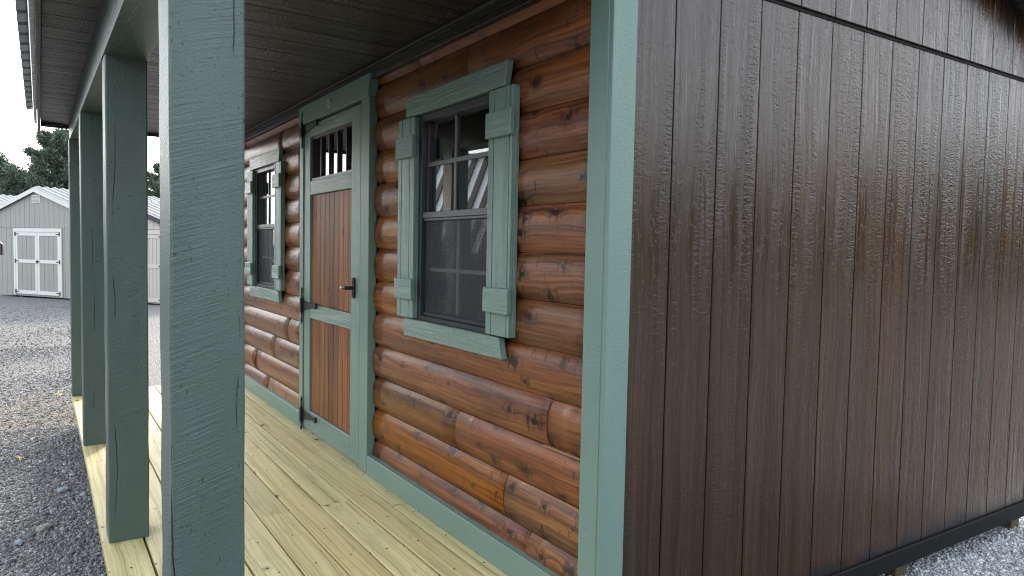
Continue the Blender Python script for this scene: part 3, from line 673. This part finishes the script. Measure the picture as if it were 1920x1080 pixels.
# posts, beam ----------------------------------------------------------------
def bz(x): return 1.815 + .0205 * x       # underside of the beam
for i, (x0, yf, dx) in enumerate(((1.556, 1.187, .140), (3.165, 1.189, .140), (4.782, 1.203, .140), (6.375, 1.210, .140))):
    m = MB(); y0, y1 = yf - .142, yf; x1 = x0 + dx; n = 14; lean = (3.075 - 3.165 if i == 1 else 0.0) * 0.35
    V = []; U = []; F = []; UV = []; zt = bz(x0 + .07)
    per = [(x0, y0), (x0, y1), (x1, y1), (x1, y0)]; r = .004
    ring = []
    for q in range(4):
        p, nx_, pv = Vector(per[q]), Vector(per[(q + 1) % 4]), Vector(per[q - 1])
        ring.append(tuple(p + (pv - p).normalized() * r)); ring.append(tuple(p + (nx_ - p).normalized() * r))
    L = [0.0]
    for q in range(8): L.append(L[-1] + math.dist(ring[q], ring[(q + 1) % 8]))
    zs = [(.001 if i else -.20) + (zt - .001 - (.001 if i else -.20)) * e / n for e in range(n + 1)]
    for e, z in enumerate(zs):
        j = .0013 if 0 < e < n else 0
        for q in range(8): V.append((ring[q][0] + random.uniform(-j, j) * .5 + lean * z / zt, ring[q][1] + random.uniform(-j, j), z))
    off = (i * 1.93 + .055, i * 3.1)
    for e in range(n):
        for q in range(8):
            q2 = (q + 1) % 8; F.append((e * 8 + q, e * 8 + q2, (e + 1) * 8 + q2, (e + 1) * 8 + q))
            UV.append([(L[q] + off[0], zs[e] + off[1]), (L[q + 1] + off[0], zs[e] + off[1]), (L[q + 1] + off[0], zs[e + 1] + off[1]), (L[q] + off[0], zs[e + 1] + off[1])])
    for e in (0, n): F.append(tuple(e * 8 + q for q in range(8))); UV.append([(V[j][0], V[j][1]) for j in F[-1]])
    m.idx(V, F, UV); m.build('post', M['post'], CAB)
bm_ = MB()
for a, b in ((1.50, 2.9), (2.9, 4.3), (4.3, 5.5), (5.5, XF - .01)):
    V = [(a, 1.046, bz(a)), (b, 1.046, bz(b)), (b, 1.189 + .003 * (b - 1.5), bz(b)), (a, 1.189 + .003 * (a - 1.5), bz(a)),
         (a, 1.046, 2.10), (b, 1.046, 2.10), (b, 1.189 + .003 * (b - 1.5), 2.10), (a, 1.189 + .003 * (a - 1.5), 2.10)]
    bm_.hexa(V, ax=0, off=(4.4, 2.2))
bm_.build('beam', M['post'], CAB)

# ceiling and eave -------------------------------------------------------------
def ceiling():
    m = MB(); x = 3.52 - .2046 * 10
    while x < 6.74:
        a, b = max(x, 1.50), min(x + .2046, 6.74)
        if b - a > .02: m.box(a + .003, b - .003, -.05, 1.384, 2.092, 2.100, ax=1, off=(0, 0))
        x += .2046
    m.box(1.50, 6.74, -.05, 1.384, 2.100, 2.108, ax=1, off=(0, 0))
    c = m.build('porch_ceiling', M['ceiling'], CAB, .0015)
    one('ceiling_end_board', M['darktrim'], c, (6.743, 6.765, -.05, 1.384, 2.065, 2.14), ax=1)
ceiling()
one('fascia', M['fasciadark'], CAB, (1.48, 6.80, 1.386, 1.406, 2.018, 2.152), ax=0, bevel=.002)
dm = MB()
dm.hexa([(1.48, 1.408, 2.085), (6.74, 1.408, 2.085), (6.74, 1.426, 2.080), (1.48, 1.426, 2.080), (1.48, 1.408, 2.158), (6.74, 1.408, 2.158), (6.74, 1.432, 2.160), (1.48, 1.432, 2.160)])
dm.build('drip_edge', M['drip'], CAB)
def ribbed(T, x0, x1, pitch, ribh, ribw, th, length, x_first=None):
    """ribbed sheet in local (a along eave, b up the slope, c normal)"""
    prof = []; x = x0
    while x < x1 - 1e-4:
        e = min(x + pitch, x1)
        prof += [(x, 0), (min(x + pitch * .5 - ribw, e), 0), (min(x + pitch * .5 - ribw * .5, e), ribh), (min(x + pitch * .5 + ribw * .5, e), ribh), (min(x + pitch * .5 + ribw, e), 0)]
        x = e
    prof.append((x1, 0)); k = len(prof); V = []
    for b in (0, length):
        for c in (0, th):
            V += [T(a, b, h + c) for a, h in prof]
    F = []
    for j in range(k - 1):
        F += [(j, j + 1, 2 * k + j + 1, 2 * k + j), (k + j, k + j + 1, 3 * k + j + 1, 3 * k + j), (j, j + 1, k + j + 1, k + j), (2 * k + j, 2 * k + j + 1, 3 * k + j + 1, 3 * k + j)]
    F += [(0, k, 3 * k, 2 * k), (k - 1, 2 * k - 1, 4 * k - 1, 3 * k - 1)]
    return V, F
def cabin_roof():
    m = MB(); ey, ez = 1.474, 2.172; ry, rz = -1.55, 2.672
    d = Vector((0, ry - ey, rz - ez)); Ln = d.length; d.normalize(); nn = Vector((0, -d.z, d.y)) * -1
    nn = Vector((0, .163, 1)).normalized()
    T = lambda a, b, c: tuple(Vector((a, ey, ez)) + d * b + nn * c)
    V, F = ribbed(T, 1.52, 6.70, .2046, .022, .030, .004, Ln); m.idx(V, F)
    ey2, ez2 = -3.30, 2.235; d2 = Vector((0, ry - ey2, rz - ez2)); L2 = d2.length; d2.normalize(); n2 = Vector((0, -.25, 1)).normalized()
    T2 = lambda a, b, c: tuple(Vector((a, ey2, ez2)) + d2 * b + n2 * c)
    V, F = ribbed(T2, 1.52, 6.70, .2046, .022, .030, .004, L2); m.idx(V, F)
    rf = m.build('roof', M['roofmetal'], CAB)
    # deck boards under the sheet and the rake boards at both ends
    dk = MB()
    for x0, x1 in ((1.55, 6.68),):
        dk.hexa([(x0, 1.40, 2.155), (x1, 1.40, 2.155), (x1, ry, 2.64), (x0, ry, 2.64), (x0, 1.40, 2.178), (x1, 1.40, 2.178), (x1, ry, 2.667), (x0, ry, 2.667)])
        dk.hexa([(x0, -3.29, 2.205), (x1, -3.29, 2.205), (x1, ry - .001, 2.64), (x0, ry - .001, 2.64), (x0, -3.29, 2.232), (x1, -3.29, 2.232), (x1, ry - .001, 2.667), (x0, ry - .001, 2.667)])
    dk.build('roof_deck', M['darktrim'], rf)
    for x0, x1 in ((1.528, 1.548), (6.682, 6.70)):
        for P in ([(1.384, 2.06), (ry, 2.55), (ry, 2.664), (1.384, 2.176)], [(-3.29, 2.14), (ry - .001, 2.55), (ry - .001, 2.664), (-3.29, 2.229)]):
            rk = MB(); a_, b_, c_, d_ = P
            rk.hexa([(x0, *a_), (x1, *a_), (x1, *b_), (x0, *b_), (x0, *d_), (x1, *d_), (x1, *c_), (x0, *c_)], ax=1)
            rk.build('rake_board', M['darktrim'], rf)
cabin_roof()

# windows ----------------------------------------------------------------------
def window():
    a, b = W1; z0, z1 = .857, 1.763; mid = (1.298, 1.336)
    fr = MB()
    for x0, x1 in ((a + .001, a + .034), (b - .034, b - .001)): fr.box(x0, x1, -.092, -.022, z0, z1, ax=2)
    fr.box(a + .035, b - .035, -.092, -.022, z1 - .030, z1, ax=0); fr.box(a + .035, b - .035, -.092, -.020, z0, z0 + .020, ax=0)
    fr.box(a + .035, b - .035, -.060, -.034, z0 + .0205, z0 + .038, ax=0)
    for x0, x1 in ((a + .0345, a + .046), (b - .046, b - .0345)): fr.box(x0, x1, -.070, -.045, z0 + .0385, z1 - .031, ax=2)
    w = fr.build('window', M['winframe'], CAB, .002)
    one('check_rail', M['muntin'], w, (a + .036, b - .036, -.060, -.028, mid[0] + .012, mid[1]), (a + .036, b - .036, -.064, -.034, mid[0], mid[0] + .011), bevel=.0015)
    g = MB(); ga, gb = a + .046, b - .046
    g.box(ga, gb, -.0585, -.0550, mid[1], z1 - .031); g.build('pane', M['glass'], w)
    g = MB(); g.box(ga, gb, -.0735, -.0710, z0 + .038, mid[0]); g.build('lower_pane', M['glass'], w)
    xm = (ga + gb) / 2 + .025
    mt = MB(); mt.box(xm - .008, xm + .008, -.054, -.047, mid[1] + .001, z1 - .031); mt.box(ga, xm - .0085, -.0535, -.0475, 1.537, 1.555); mt.box(xm + .0085, gb, -.0535, -.0475, 1.537, 1.555)
    mt.build('muntin', M['muntin'], w)
    mt = MB(); mt.box(xm - .008, xm + .008, -.070, -.064, z0 + .039, mid[0] - .001); mt.box(ga, xm - .0085, -.0695, -.0645, 1.075, 1.091); mt.box(xm + .0085, gb, -.0695, -.0645, 1.075, 1.091)
    mt.build('muntin', M['palebar'], w)
    s = MB(); s.box(ga - .006, gb + .006, -.0430, -.0420, z0 + .036, mid[0] - .002, ax=2); s.build('insect_screen', M['screen'], w)
    def trap(name, zb, zt, xb, xt):
        m = MB(); V = [(xb[0], -.028, zb), (xb[1], -.028, zb), (xb[1], -.0, zb), (xb[0], -.0, zb), (xt[0], -.028, zt), (xt[1], -.028, zt), (xt[1], -.0, zt), (xt[0], -.0, zt)]
        m.hexa(V, ax=0); return m.build(name, M['emboss'], w, .002)
    trap('head_trim', 1.7655, 1.853, (2.222, 3.046), (2.200, 3.056))
    trap('sill_trim', .776, .8555, (2.206, 3.050), (2.228, 3.048))
    for (x0, x1, gs) in ((2.158, 2.319, (2.176, 2.281)), (2.956, 3.124, (3.000, 3.087))):
        m = MB(); e = [x0] + list(gs) + [x1]
        for q in range(3): m.box(e[q] + (.0022 if q else 0), e[q + 1] - (.0022 if q < 2 else 0), -.014, .002, .861, 1.760, ax=2, off=(.3, .7))
        m.box(x0, x1, -.030, -.014, .861, 1.760, ax=2, off=(.3, .7))
        sh = m.build('shutter', M['emboss'], w, .0015)
        bx0, bx1 = (x0 - .018, x1 - .008) if x0 < 2.5 else (x0 - .022, x1 - .010)
        for zc in (1.628, .992):
            one('shutter_batten', M['emboss'], w, (bx0 + (.0 if x0 > 2.5 else .0), bx1, .0032, .022, zc - .046, zc + .046), ax=0, bevel=.002)
    return w
WIN = window()
w2 = WIN.copy(); COL.objects.link(w2); w2.location.x += WS
bpy.context.view_layer.update()
for ch in list(WIN.children):
    c = ch.copy(); COL.objects.link(c); c.parent = w2; c.matrix_parent_inverse = ch.matrix_parent_inverse

# door -------------------------------------------------------------------------
def door():
    s = MB(); y0, y1 = -.030, -.006
    s.box(3.616, 3.748, y0, y1, .016, 1.922, ax=2); s.box(4.462, 4.572, y0, y1, .016, 1.922, ax=2)
    for za, zb in ((1.850, 1.922), (1.494, 1.578), (.728, .815), (.016, .140)): s.box(3.7485, 4.4615, y0, y1 - .001, za, zb, ax=0)
    casing = s.build('door', M['emboss'], CAB, .002)              # stiles and rails of the leaf
    each('door_casing', M['trim'], casing, (3.488, 3.598, -.045, .0, .010, 1.9385), (4.585, 4.652, -.045, .0, .010, 1.9385), ax=2, bevel=.002)
    m = MB(); V = [(3.492, -.045, 1.939), (4.650, -.045, 1.939), (4.650, .008, 1.939), (3.492, .008, 1.939), (3.470, -.045, 2.050), (4.662, -.045, 2.050), (4.662, .008, 2.050), (3.470, .008, 2.050)]
    m.hexa(V, ax=0); m.build('head_trim', M['trim'], casing, .002)
    each('door_jamb', M['black'], casing, (3.599, 3.612, -.09, -.030, .005, 1.936), (4.574, 4.584, -.09, -.030, .005, 1.936), (3.612, 4.574, -.09, -.030, 1.926, 1.938), ax=2)
    p = MB(); nb = 9; w = (4.4615 - 3.7485) / nb
    for za, zb in ((.1405, .7275), (.8155, 1.4935)):
        p = MB()
        for k in range(nb): p.box(3.7485 + w * k + .0018, 3.7485 + w * (k + 1) - .0018, -.034, -.022, za, zb, ax=2)
        p.build('door_panel', M['plank'], casing, .003)
    one('panel_backing', M['interior'], casing, (3.7485, 4.4615, -.044, -.035, .14, 1.494), ax=2)
    g = MB(); g.box(3.7485, 4.4615, -.0445, -.041, 1.579, 1.849); g.build('pane', M['glass'], casing)
    each('glass_stop', M['winframe'], casing, (3.7485, 4.4615, -.050, -.018, 1.833, 1.8495), (4.446, 4.4615, -.050, -.018, 1.5955, 1.8325), (3.7485, 3.7615, -.050, -.018, 1.5955, 1.8325), bevel=.001)
    one('glass_sill', M['whitetrim'], casing, (3.7485, 4.4460, -.050, -.014, 1.579, 1.5945), bevel=.001)
    for k in range(4):
        x = 3.7615 + (4.446 - 3.7615) * (k + .86) / 4.75
        one('glazing_bar', M['black'], casing, (x - .0055, x + .0055, -.040, -.026, 1.5955, 1.8325), ax=2)
    one('threshold', M['chrome'], casing, (3.62, 4.57, -.060, -.028, .004, .014))
    for zc in (1.905, .800, .098):         # strap hinges with a finial above and below the knuckle
        h = MB(); x = 4.578
        h.box(x - .010, x + .010, .0015, .014, zc - .042, zc + .042)
        h.tube([(x, .010, zc - .045), (x, .010, zc + .045)], .010, 10)
        h.tube([(x, .008, zc + .045), (x + .004, .008, zc + .07), (x - .003, .008, zc + .10), (x, .008, zc + .118)], [.007, .004, .006, .002], 8)
        h.tube([(x, .008, zc - .045), (x - .004, .008, zc - .07), (x + .003, .008, zc - .10), (x, .008, zc - .118)], [.007, .004, .006, .002], 8)
        h.box(x + .011, x + .034, .0015, .010, zc - .012, zc + .012)
        h.hexa([(4.335, -.0055, zc + .004), (x - .011, -.0055, zc - .030), (x - .011, .0015, zc - .030), (4.335, .0015, zc + .004), (4.335, -.0055, zc + .020), (x - .011, -.0055, zc + .030), (x - .011, .0015, zc + .030), (4.335, .0015, zc + .020)])
        h.disc((4.325, -.005, zc + .012), 1, .018, .012, 14)
        h.build('hinge', M['black'], casing)
    h = MB(); hx, hz = 3.690, .958
    h.box(hx - .016, hx + .016, -.0055, .006, hz - .040, hz + .040)
    h.disc((hx, -.0055, hz + .040), 1, .016, .0115, 16); h.disc((hx, -.0055, hz - .040), 1, .016, .0115, 16)
    h.tube([(hx, .006, hz), (hx, .038, hz)], .010, 12)
    h.tube([(hx - .006, .044, hz), (hx + .03, .046, hz), (hx + .054, .044, hz - .002)], [.010, .0095, .0085], 10)
    hd = h.build('door_handle', M['black'], casing, .002)
    h = MB(); h.tube([(hx + .055, .044, hz - .002), (hx + .068, .0435, hz - .003)], .0085, 12); h.build('handle_tip', M['chrome'], casing)
    pq = MB(); pq.disc((4.07, .0085, 1.993), 1, .037, .005, 28, .80); pq.disc((4.07, .0137, 1.993), 1, .030, .002, 28, .80)
    for k in range(3): pq.box(4.052, 4.088, .0159, .0172, 1.980 + .011 * k, 1.983 + .011 * k)
    pq.build('plaque', M['plaque'], casing)
door()

# ------------------------------------------------------------------ sheds across the yard
def make_shed(name, O, rdir, label, half, depth, zr, slope, wall_m, groove_m, trim_m, z_split, roof_m, door=None, vent=True, rake_m=None, grv=.17):
    rx, ry = rdir; nx, ny = -ry, rx      # into the shed
    g = gz(O[0]); root = tag(empty(name, (O[0], O[1], g)), label, 'shed')
    T = lambda s, d, z: (O[0] + rx * s + nx * d, O[1] + ry * s + ny * d, z)
    rz = lambda s: zr - slope * abs(s); zb = g + .045
    W = MB(); G = MB()
    def strip(s0, s1, z0, zt0, zt1, d0=-.014, d1=0.0, m=W):
        V = [(s0, d0, z0), (s1, d0, z0), (s1, d1, z0), (s0, d1, z0), (s0, d0, zt0), (s1, d0, zt1), (s1, d1, zt1), (s0, d1, zt0)]
        m.hexa(V, ax=2, T=T)
    n = int(round(2 * half / grv)); w = 2 * half / n
    for i in range(n):
        s0, s1 = -half + w * i + .006, -half + w * (i + 1) - .006
        strip(s0, s1, zb, z_split - .008, z_split - .008)
        if s0 < 0 < s1:
            strip(s0, -.001, z_split, rz(s0) - .03, zr - .03, -.024, -.001); strip(.001, s1, z_split, zr - .03, rz(s1) - .03, -.024, -.001)
        else: strip(s0, s1, z_split, rz(s0) - .03, rz(s1) - .03, -.024, -.001)
    for sd in (-1, 1):                     # side walls
        nd = int(depth / grv)
        for i in range(nd):
            d0 = .02 + (depth - .04) * i / nd + .006; d1 = .02 + (depth - .04) * (i + 1) / nd - .006
            V = [(sd * half - .005, d0, zb), (sd * half + .005, d0, zb), (sd * half + .005, d1, zb), (sd * half - .005, d1, zb)]
            V += [(p[0], p[1], rz(half) - .03) for p in V]; W.hexa(V, ax=2, T=T)
    body = W.build('wall', wall_m, root)
    # core behind the boards closes the grooves
    prof = [(-half + .02, zb + .01), (half - .02, zb + .01), (half - .02, rz(half) - .05), (0, zr - .05), (-half + .02, rz(half) - .05)]
    V = [T(s, .001, z) for s, z in prof] + [T(s, depth, z) for s, z in prof]
    G.idx(V, [tuple(range(5)), tuple(range(9, 4, -1))] + [(j, (j + 1) % 5, 5 + (j + 1) % 5, 5 + j) for j in range(5)], ax=2); G.build('wall_core', groove_m, body)
    rf = MB(); ov = .10
    sl = math.sqrt(1 + slope * slope)
    for sd in (-1, 1):
        hs = half + .12
        def TT(a, b, c, sd=sd): # a into the shed, b up the slope from the eave, c normal
            s = sd * (hs - b / sl); z = zr - slope * (hs - b / sl) + c * 1.0
            return T(s + sd * c * slope, a, z)
        V, F = ribbed(TT, -ov, depth + ov, .23, .040, .030, .006, hs * sl - .002); rf.idx(V, F)
    roof = rf.build('roof', roof_m, root)
    rk = MB()
    for sd in (-1, 1):
        hs = half + .12
        V = [(0, -ov - .012, zr - .125), (sd * hs, -ov - .012, rz(hs) - .125), (sd * hs, -ov + .012, rz(hs) - .125), (0, -ov + .012, zr - .125),
             (0, -ov - .012, zr - .008), (sd * hs, -ov - .012, rz(hs) - .008), (sd * hs, -ov + .012, rz(hs) - .008), (0, -ov + .012, zr - .008)]
        rk.hexa(V, ax=2, T=T)
        V = [(sd * (hs - .01), -ov, rz(hs) - .11), (sd * (hs + .012), -ov, rz(hs) - .11), (sd * (hs + .012), depth + ov, rz(hs) - .11), (sd * (hs - .01), depth + ov, rz(hs) - .11)]
        V += [(p[0], p[1], rz(hs) - .004) for p in V]; rk.hexa(V, ax=1, T=T)
    rk.build('rake_trim', rake_m or trim_m, roof)
    for s in (-half * .45, half * .5):
        sk = MB(); sk.box(s - .06, s + .06, .03, depth - .05, g - .03, zb - .005, ax=1, T=T); sk.build('skid', M['timber'], root)
    if vent:
        v = MB(); v.box(-.17, .17, -.045, -.026, zr - .42, zr - .21, T=T)
        v.build('vent', trim_m, root); vl = MB()
        for k in range(5): vl.box(-.14, .14, -.052, -.0455, zr - .40 + .036 * k, zr - .382 + .036 * k, T=T)
        vl.build('vent_louver', wall_m, root)
    if door:
        sc, hw, z0, z1 = door
        fr = MB(); y0, y1 = -.050, -.026
        fr.box(sc - hw, sc + hw, y0 - .006, y1, z1 - .10, z1, T=T); 
        for sd in (-1, 1): fr.box(sc + sd * hw, sc + sd * (hw - .075), y0, y1, z0 - .02, z1 - .10, ax=2, T=T)
        fr.build('door_trim', trim_m, root)
        for sd in (-1, 1):
            lf = MB(); xo = sc + sd * (hw - .08); xi = sc + sd * .006
            for a, b in ((xo, xo - sd * .085), (xi, xi + sd * .085)): lf.box(a, b, -.046, -.026, z0, z1 - .108, ax=2, T=T)
            zm = z0 + (z1 - z0) * .50
            for za, zc in ((z0, z0 + .10), (zm - .045, zm + .045), (z1 - .205, z1 - .108)): lf.box(xo - sd * .0855, xi + sd * .0855, -.045, -.026, za, zc, T=T)
            leaf = lf.build('shed_door', trim_m, root)
            pn = MB(); k = 4; ww = (abs(xo - xi) - .17) / k
            for q in range(k): a = xi + sd * (.0855 + ww * q); pn.box(a + sd * .006, a + sd * (ww - .006), -.033, -.0265, z0 + .10, z1 - .205, ax=2, T=T)
            pn.build('door_panel', wall_m, leaf)
            for zh in (z0 + .06, zm, z1 - .16):
                hg = MB(); hg.box(xo + sd * .03, xo - sd * .02, -.056, -.047, zh - .055, zh + .055, T=T); hg.box(xo - sd * .021, xo - sd * .14, -.054, -.047, zh - .012, zh + .012, T=T)
                hg.build('hinge', M['black'], leaf)
            if sd == -1:
                lk = MB(); lk.box(sc - .035, sc + .03, -.062, -.047, zm - .05, zm + .03, T=T); lk.box(sc + .031, sc + .10, -.060, -.050, zm - .012, zm + .012, T=T); lk.build('latch', M['black'], leaf)
    return root
RD = (-0.8396, -0.5432)
make_shed('garden_shed', (23.863, 1.448), RD, 'pale grey gable shed with white double doors and white vent across the gravel yard', 1.76, 3.6, 2.645, .316,
          M['shedgrey'], M['shedgroove'], M['whitetrim'], 1.54, M['paleroof'], (.03, 1.015, -.30, 1.525), grv=.2032)
make_shed('garden_shed', (21.09, -0.344), RD, 'beige gable shed with dark rake edge glimpsed between the two nearest posts', 1.40, 3.2, 2.25, .316,
          M['shedbeige'], M['beigegroove'], M['beigetrim'], 1.52, M['paleroof'], (.82, .80, -.30, 1.50), False, M['fasciadark'], grv=.2032)
make_shed('garden_shed', (28.9, 3.4), RD, 'shed with striped ribbed metal roof rising behind the pale grey shed at far left', 1.76, 4.2, 2.66, .316,
          M['shedgrey'], M['shedgroove'], M['whitetrim'], 1.6, M['paleroof'], (0, .85, -.30, 1.525), grv=.2032)

# low dark shed along the left side: only its roof corner enters the picture, its ribbed roof shows in the window glass
def low_shed(name, E0, L, ze, zr, D, label):
    e = Vector((-.857, .515, 0)); n = Vector((.515, .857, 0))
    root = tag(empty(name, (E0[0] + .3 * L * e.x + D, E0[1] + .5 * L * e.y + D, gz(10))), label, 'shed' if 'shed' in name else 'coop'); E0 = Vector((E0[0], E0[1], 0))
    T = lambda a, b, z: tuple(E0 + e * a + n * b + Vector((0, 0, z)))
    sl = math.hypot(D, zr - ze)
    g = gz(10)
    W = MB(); W.box(.15, L - .15, .15, 2 * D - .15, g + .08, ze - .02, ax=2, T=T)
    V = [(.15, .2, ze - .015), (L - .15, .2, ze - .015), (L - .15, 2 * D - .2, ze - .015), (.15, 2 * D - .2, ze - .015), (.15, D - .02, zr - .15), (L - .15, D - .02, zr - .15), (L - .15, D + .02, zr - .15), (.15, D + .02, zr - .15)]
    W.hexa(V, ax=2, T=T); W.build('wall', M['shedbrown'], root)
    rf = MB(); dz = (zr - ze) / sl; db = D / sl
    T1 = lambda a, b, c: T(a, b * db - c * dz, ze + b * dz + c * db)
    T2 = lambda a, b, c: T(a, 2 * D - b * db + c * dz, ze + b * dz + c * db)
    for TT in (T1, T2):
        V, F = ribbed(TT, 0, L, .23, .020, .045, .006, sl); rf.idx(V, F)
    r = rf.build('roof', M['brightroof' if 'shed' in name else 'fasciadark'], root)
    rb = MB(); k = 0
    while k * .23 + .16 < L:
        for TT in (T1, T2): rb.box(k * .23 + .067, k * .23 + .163, .01, sl - .01, .021, .055, T=TT)
        k += 1
    rb.build('rib_shade', M['fasciadark'], r)  # dark strips on the ribs stand in for shade between pale flats
    t = MB()
    for a0, a1 in ((-.03, .0), (L, L + .03)):
        for s in (0, 1):
            b0 = -.04 if s == 0 else 2 * D + .04; z0_ = ze - .03
            t.hexa([(a0, b0, z0_ - .11), (a1, b0, z0_ - .11), (a1, D, zr - .11), (a0, D, zr - .11), (a0, b0, z0_ + .05), (a1, b0, z0_ + .05), (a1, D, zr + .04), (a0, D, zr + .04)], T=T)
    t.box(0, L, -.03, -.01, ze - .14, ze + .02, T=T)
    t.build('rake_trim', M['black'], r)
    c = MB(); k = 0
    while k * .23 < L: c.box(k * .23, min(L, k * .23 + .225), D - .14, D + .14, zr + .012 + .012 * (k % 2), zr + .03 + .012 * (k % 2), T=T); k += 1
    c.build('ridge_cap', M['fasciadark'], r)
low_shed('animal_shed', (11.67, 2.68), 2.75, 1.10, 2.74, 1.145, 'steep shed with white and dark striped metal roof, seen mirrored in the near window panes')
low_shed('chicken_coop', (13.0, 1.90), 1.0, 1.10, 1.52, 0.55, 'low dark coop whose black roof corner pokes in at the left picture edge')

# ------------------------------------------------------------------ evergreen trees
def pine_tree(x, y, h, rad, label, seed, lean=0.0):
    rng = np.random.default_rng(seed); g = gz(39); root = tag(empty('evergreen_tree', (x, y, g)), label, 'tree', 'evergreen trees beyond the sheds')
    t = MB(); t.tube([(x, y, g - .1), (x + lean * .3, y, g + h * .3), (x + lean * .7, y, g + h * .7), (x + lean, y, g + h * .97)], [h * .030, h * .022, h * .012, .015], 8)
    tips = []; nb = int(62 * (h / 7)); 
    for i in range(nb):
        f = .10 + .88 * (i / nb) + rng.uniform(-.015, .015); z = g + h * f
        az = i * 2.399 + rng.uniform(-.4, .4); L = rad * (1 - f) ** .80 * 1.35 * rng.uniform(.6, 1.3)
        rise = rng.uniform(.12, .60); base = np.array([x + lean * f, y, z]); pts = []
        for k in range(6):
            q = k / 5; pts.append(base + np.array([math.cos(az) * L * q, math.sin(az) * L * q, L * rise * q ** 1.6]))
        t.tube([tuple(p) for p in pts], [.04 * (1 - f) + .015, .032 * (1 - f) + .012, .02, .014, .010, .004], 5, False)
        for k in range(1, 6):
            m = 4 + int(L * 4.2)
            for _ in range(m):
                q = (k + rng.uniform(-.5, .4)) / 5
                side = rng.normal(0, .13 * L * (1.25 - q)); p = base + np.array([math.cos(az) * L * q - math.sin(az) * side, math.sin(az) * L * q + math.cos(az) * side, L * rise * max(q, 0) ** 1.6 + rng.normal(0, .035 * L) + .03])
                tips.append((p, az))
    t.build('trunk', M['bark'], root)
    P = np.array([p for p, a in tips]); A = np.array([a for p, a in tips]); n = len(P); K = 40
    out = np.stack([np.cos(A), np.sin(A), np.full(n, .55)], 1)
    d = rng.normal(size=(n, K, 3)) * .75 + out[:, None, :]; d /= np.linalg.norm(d, axis=2)[..., None]
    ln = rng.uniform(.10, .26, (n, K, 1)); c = P[:, None, :] + rng.normal(0, .075, (n, K, 3))
    side = np.cross(d, rng.normal(size=(n, K, 3))); side /= np.linalg.norm(side, axis=2)[..., None]; wd = rng.uniform(.012, .028, (n, K, 1))
    V = np.stack([c - side * wd * .6, c + d * ln * .5 + side * wd, c + d * ln, c + d * ln * .5 - side * wd], 2).reshape(-1, 3)
    F = np.arange(len(V)).reshape(-1, 4)
    o = raw_mesh('crown', V, F, M['needle']); attach(o, root)
pine_tree(36.0, .75, 6.35, 2.9, 'tall dense evergreen tree whose tip rises highest above the pale grey shed roof', 3)
pine_tree(38.0, 3.1, 5.0, 2.8, 'looser evergreen tree with open branches at the far left picture edge', 5, -.3)
pine_tree(36.0, -3.3, 5.2, 2.3, 'evergreen tree top seen in the slot between the two nearest posts', 9)
pine_tree(37.0, -1.4, 5.7, 2.5, 'evergreen tree mostly hidden by the far posts', 12)
